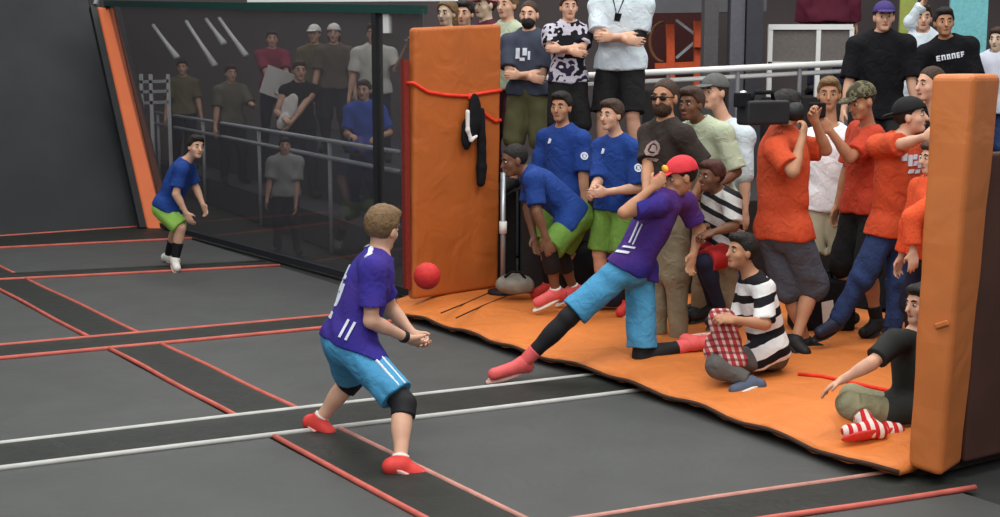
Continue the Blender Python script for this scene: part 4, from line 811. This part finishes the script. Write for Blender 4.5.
gper('bare-armed spectator in sleeveless dark top leaning at the rail behind the screen', 302, 18.2, .4, 1.84, 20, M_BTEE, M_NAVY, sl=0, j=dict(wrR=(284,118,-.4), wrL=(290,124,-.4)))
gper('man in olive shirt and white cap in the upper row behind the screen', 318, 19.8, .95, 1.80, -10, M_OLV, M_NAVY, cap=(M_WS,'front'))
gper('slim spectator in white headscarf beside the olive-shirted man behind the screen', 337, 19.3, .95, 1.80, 0, mat('shirt_taupe', (92,82,72), .9), M_NAVY, hr=('black','long'), cap=(M_WS,'back'))
gper('large man in light grey T-shirt reaching toward the wide orange pillar, behind the screen', 376, 17.5, .95, 1.76, -5, M_LG, M_NAVY, wide=1.15, j=dict(elL=(396,70,-.1), wrL=(408,44,-.5)))
gper('man in bright blue shirt leaning on the rail behind the screen', 366, 15.75, .4, 1.62, -12, M_BLUES, M_NAVY, j=dict(wrR=(352,136,-.25), wrL=(378,138,-.25)))
gper('small figure in grey shirt and dark trousers standing low behind the screen base', 286, 15.75, 0, 1.36, 10, mat('shirt_mid_grey', (150,150,148), .9), M_NAVY, hr=('black','short'), j=dict(wrL=(296,205,-.1)))
o = MB().box(at(282,85,20.2), (.26,.05,-.10), (0,.008,0), (.07,0,.20)).build('paper_sheet', M_WS); tag(o, 'white paper sheet held up by the maroon-shirted spectator', 'paper')
o = sobj('white_towel', [EL(at(289,108,17.85), frame_of((0,-1,0), (.35,0,1)), (.10,.025,.20)), EL(at(283,121,17.8), frame_of((0,-1,0), (.6,0,1)), (.07,.03,.12))], .012, M_WS, None, k=.03, wrinkle=.006); tag(o, 'white towel in the hands of the bare-armed spectator', 'towel')
# --- loose things
bp = gp(427, 276, 0); bY = 9.6; bc = at(427, 276, bY)
ball = MB().ball(V3(0,0,0)+bc, .098, n=24, m=32).build('dodgeball', mat('ball_red', (196,44,42), .6, .12, 30, bump=.25, bscale=90), None, True); tag(ball, 'red rubber dodgeball flying in front of the wide orange pillar', 'ball')
def bag(px, py, Y, r, m, lab, strap=True, name='duffel_bag'):
    c = at(px, py, Y); b = empty(name, V3(c[0], c[1], MZ), lab, 'bag'); c[2] = max(c[2], MZ+r[2])
    sobj('bag_body', [EL(c, I3, r), EL(c+V3(r[0]*.35,0,-r[2]*.2), I3, V3(*r)*.8), EL(c-V3(r[0]*.4,0,r[2]*.25), I3, V3(*r)*.75)], .011, m, b, k=.04, wrinkle=.006, clip=[(V3(0,0,MZ+.004), V3(0,0,-1))])
    if strap: MB().tube([c+V3(-r[0]*.6,-r[1]*.5,r[2]*.7), c+V3(-r[0]*.2,-r[1]*.7,r[2]*1.25), c+V3(r[0]*.3,-r[1]*.7,r[2]*1.2), c+V3(r[0]*.6,-r[1]*.5,r[2]*.6)], .012, 8).build('strap', M_BLK, b, True)
    return b
bag(515, 283, 11.75, (.15,.12,.09), mat('bag_grey', (132,128,118), .8, .2, 12), 'grey slumped bag at the foot of the chrome pole')
bag(588, 268, 11.75, (.22,.12,.20), M_BLK, 'black backpack standing between the waiting blue players', name='backpack')
bag(610, 292, 11.3, (.16,.13,.12), mat('bag_navy', (38,48,74), .8, .2, 12), 'navy bag on the mat under the player clasping his hands')
kc = empty('equipment_case', at(823,300,10.45)*V3(1,1,0)+V3(0,0,MZ), 'black equipment case with white tag between grey shorts and blue jeans', 'case'); k0 = V3(*kc.location)
MB().box(k0+V3(0,.05,.20), (.24,0,0), (0,.14,0), (0,0,.20)).build('case_body', M_BLK, kc, bevel=.025); MB().tube([k0+V3(-.08,.05,.4), k0+V3(-.06,.05,.45), k0+V3(.06,.05,.45), k0+V3(.08,.05,.4)], .012, 8).build('handle', M_DK, kc, True)
MB().box(k0+V3(.02,-.095,.15), (.045,0,.01), (0,.004,0), (-.01,0,.09)).build('tag', M_WS, kc)
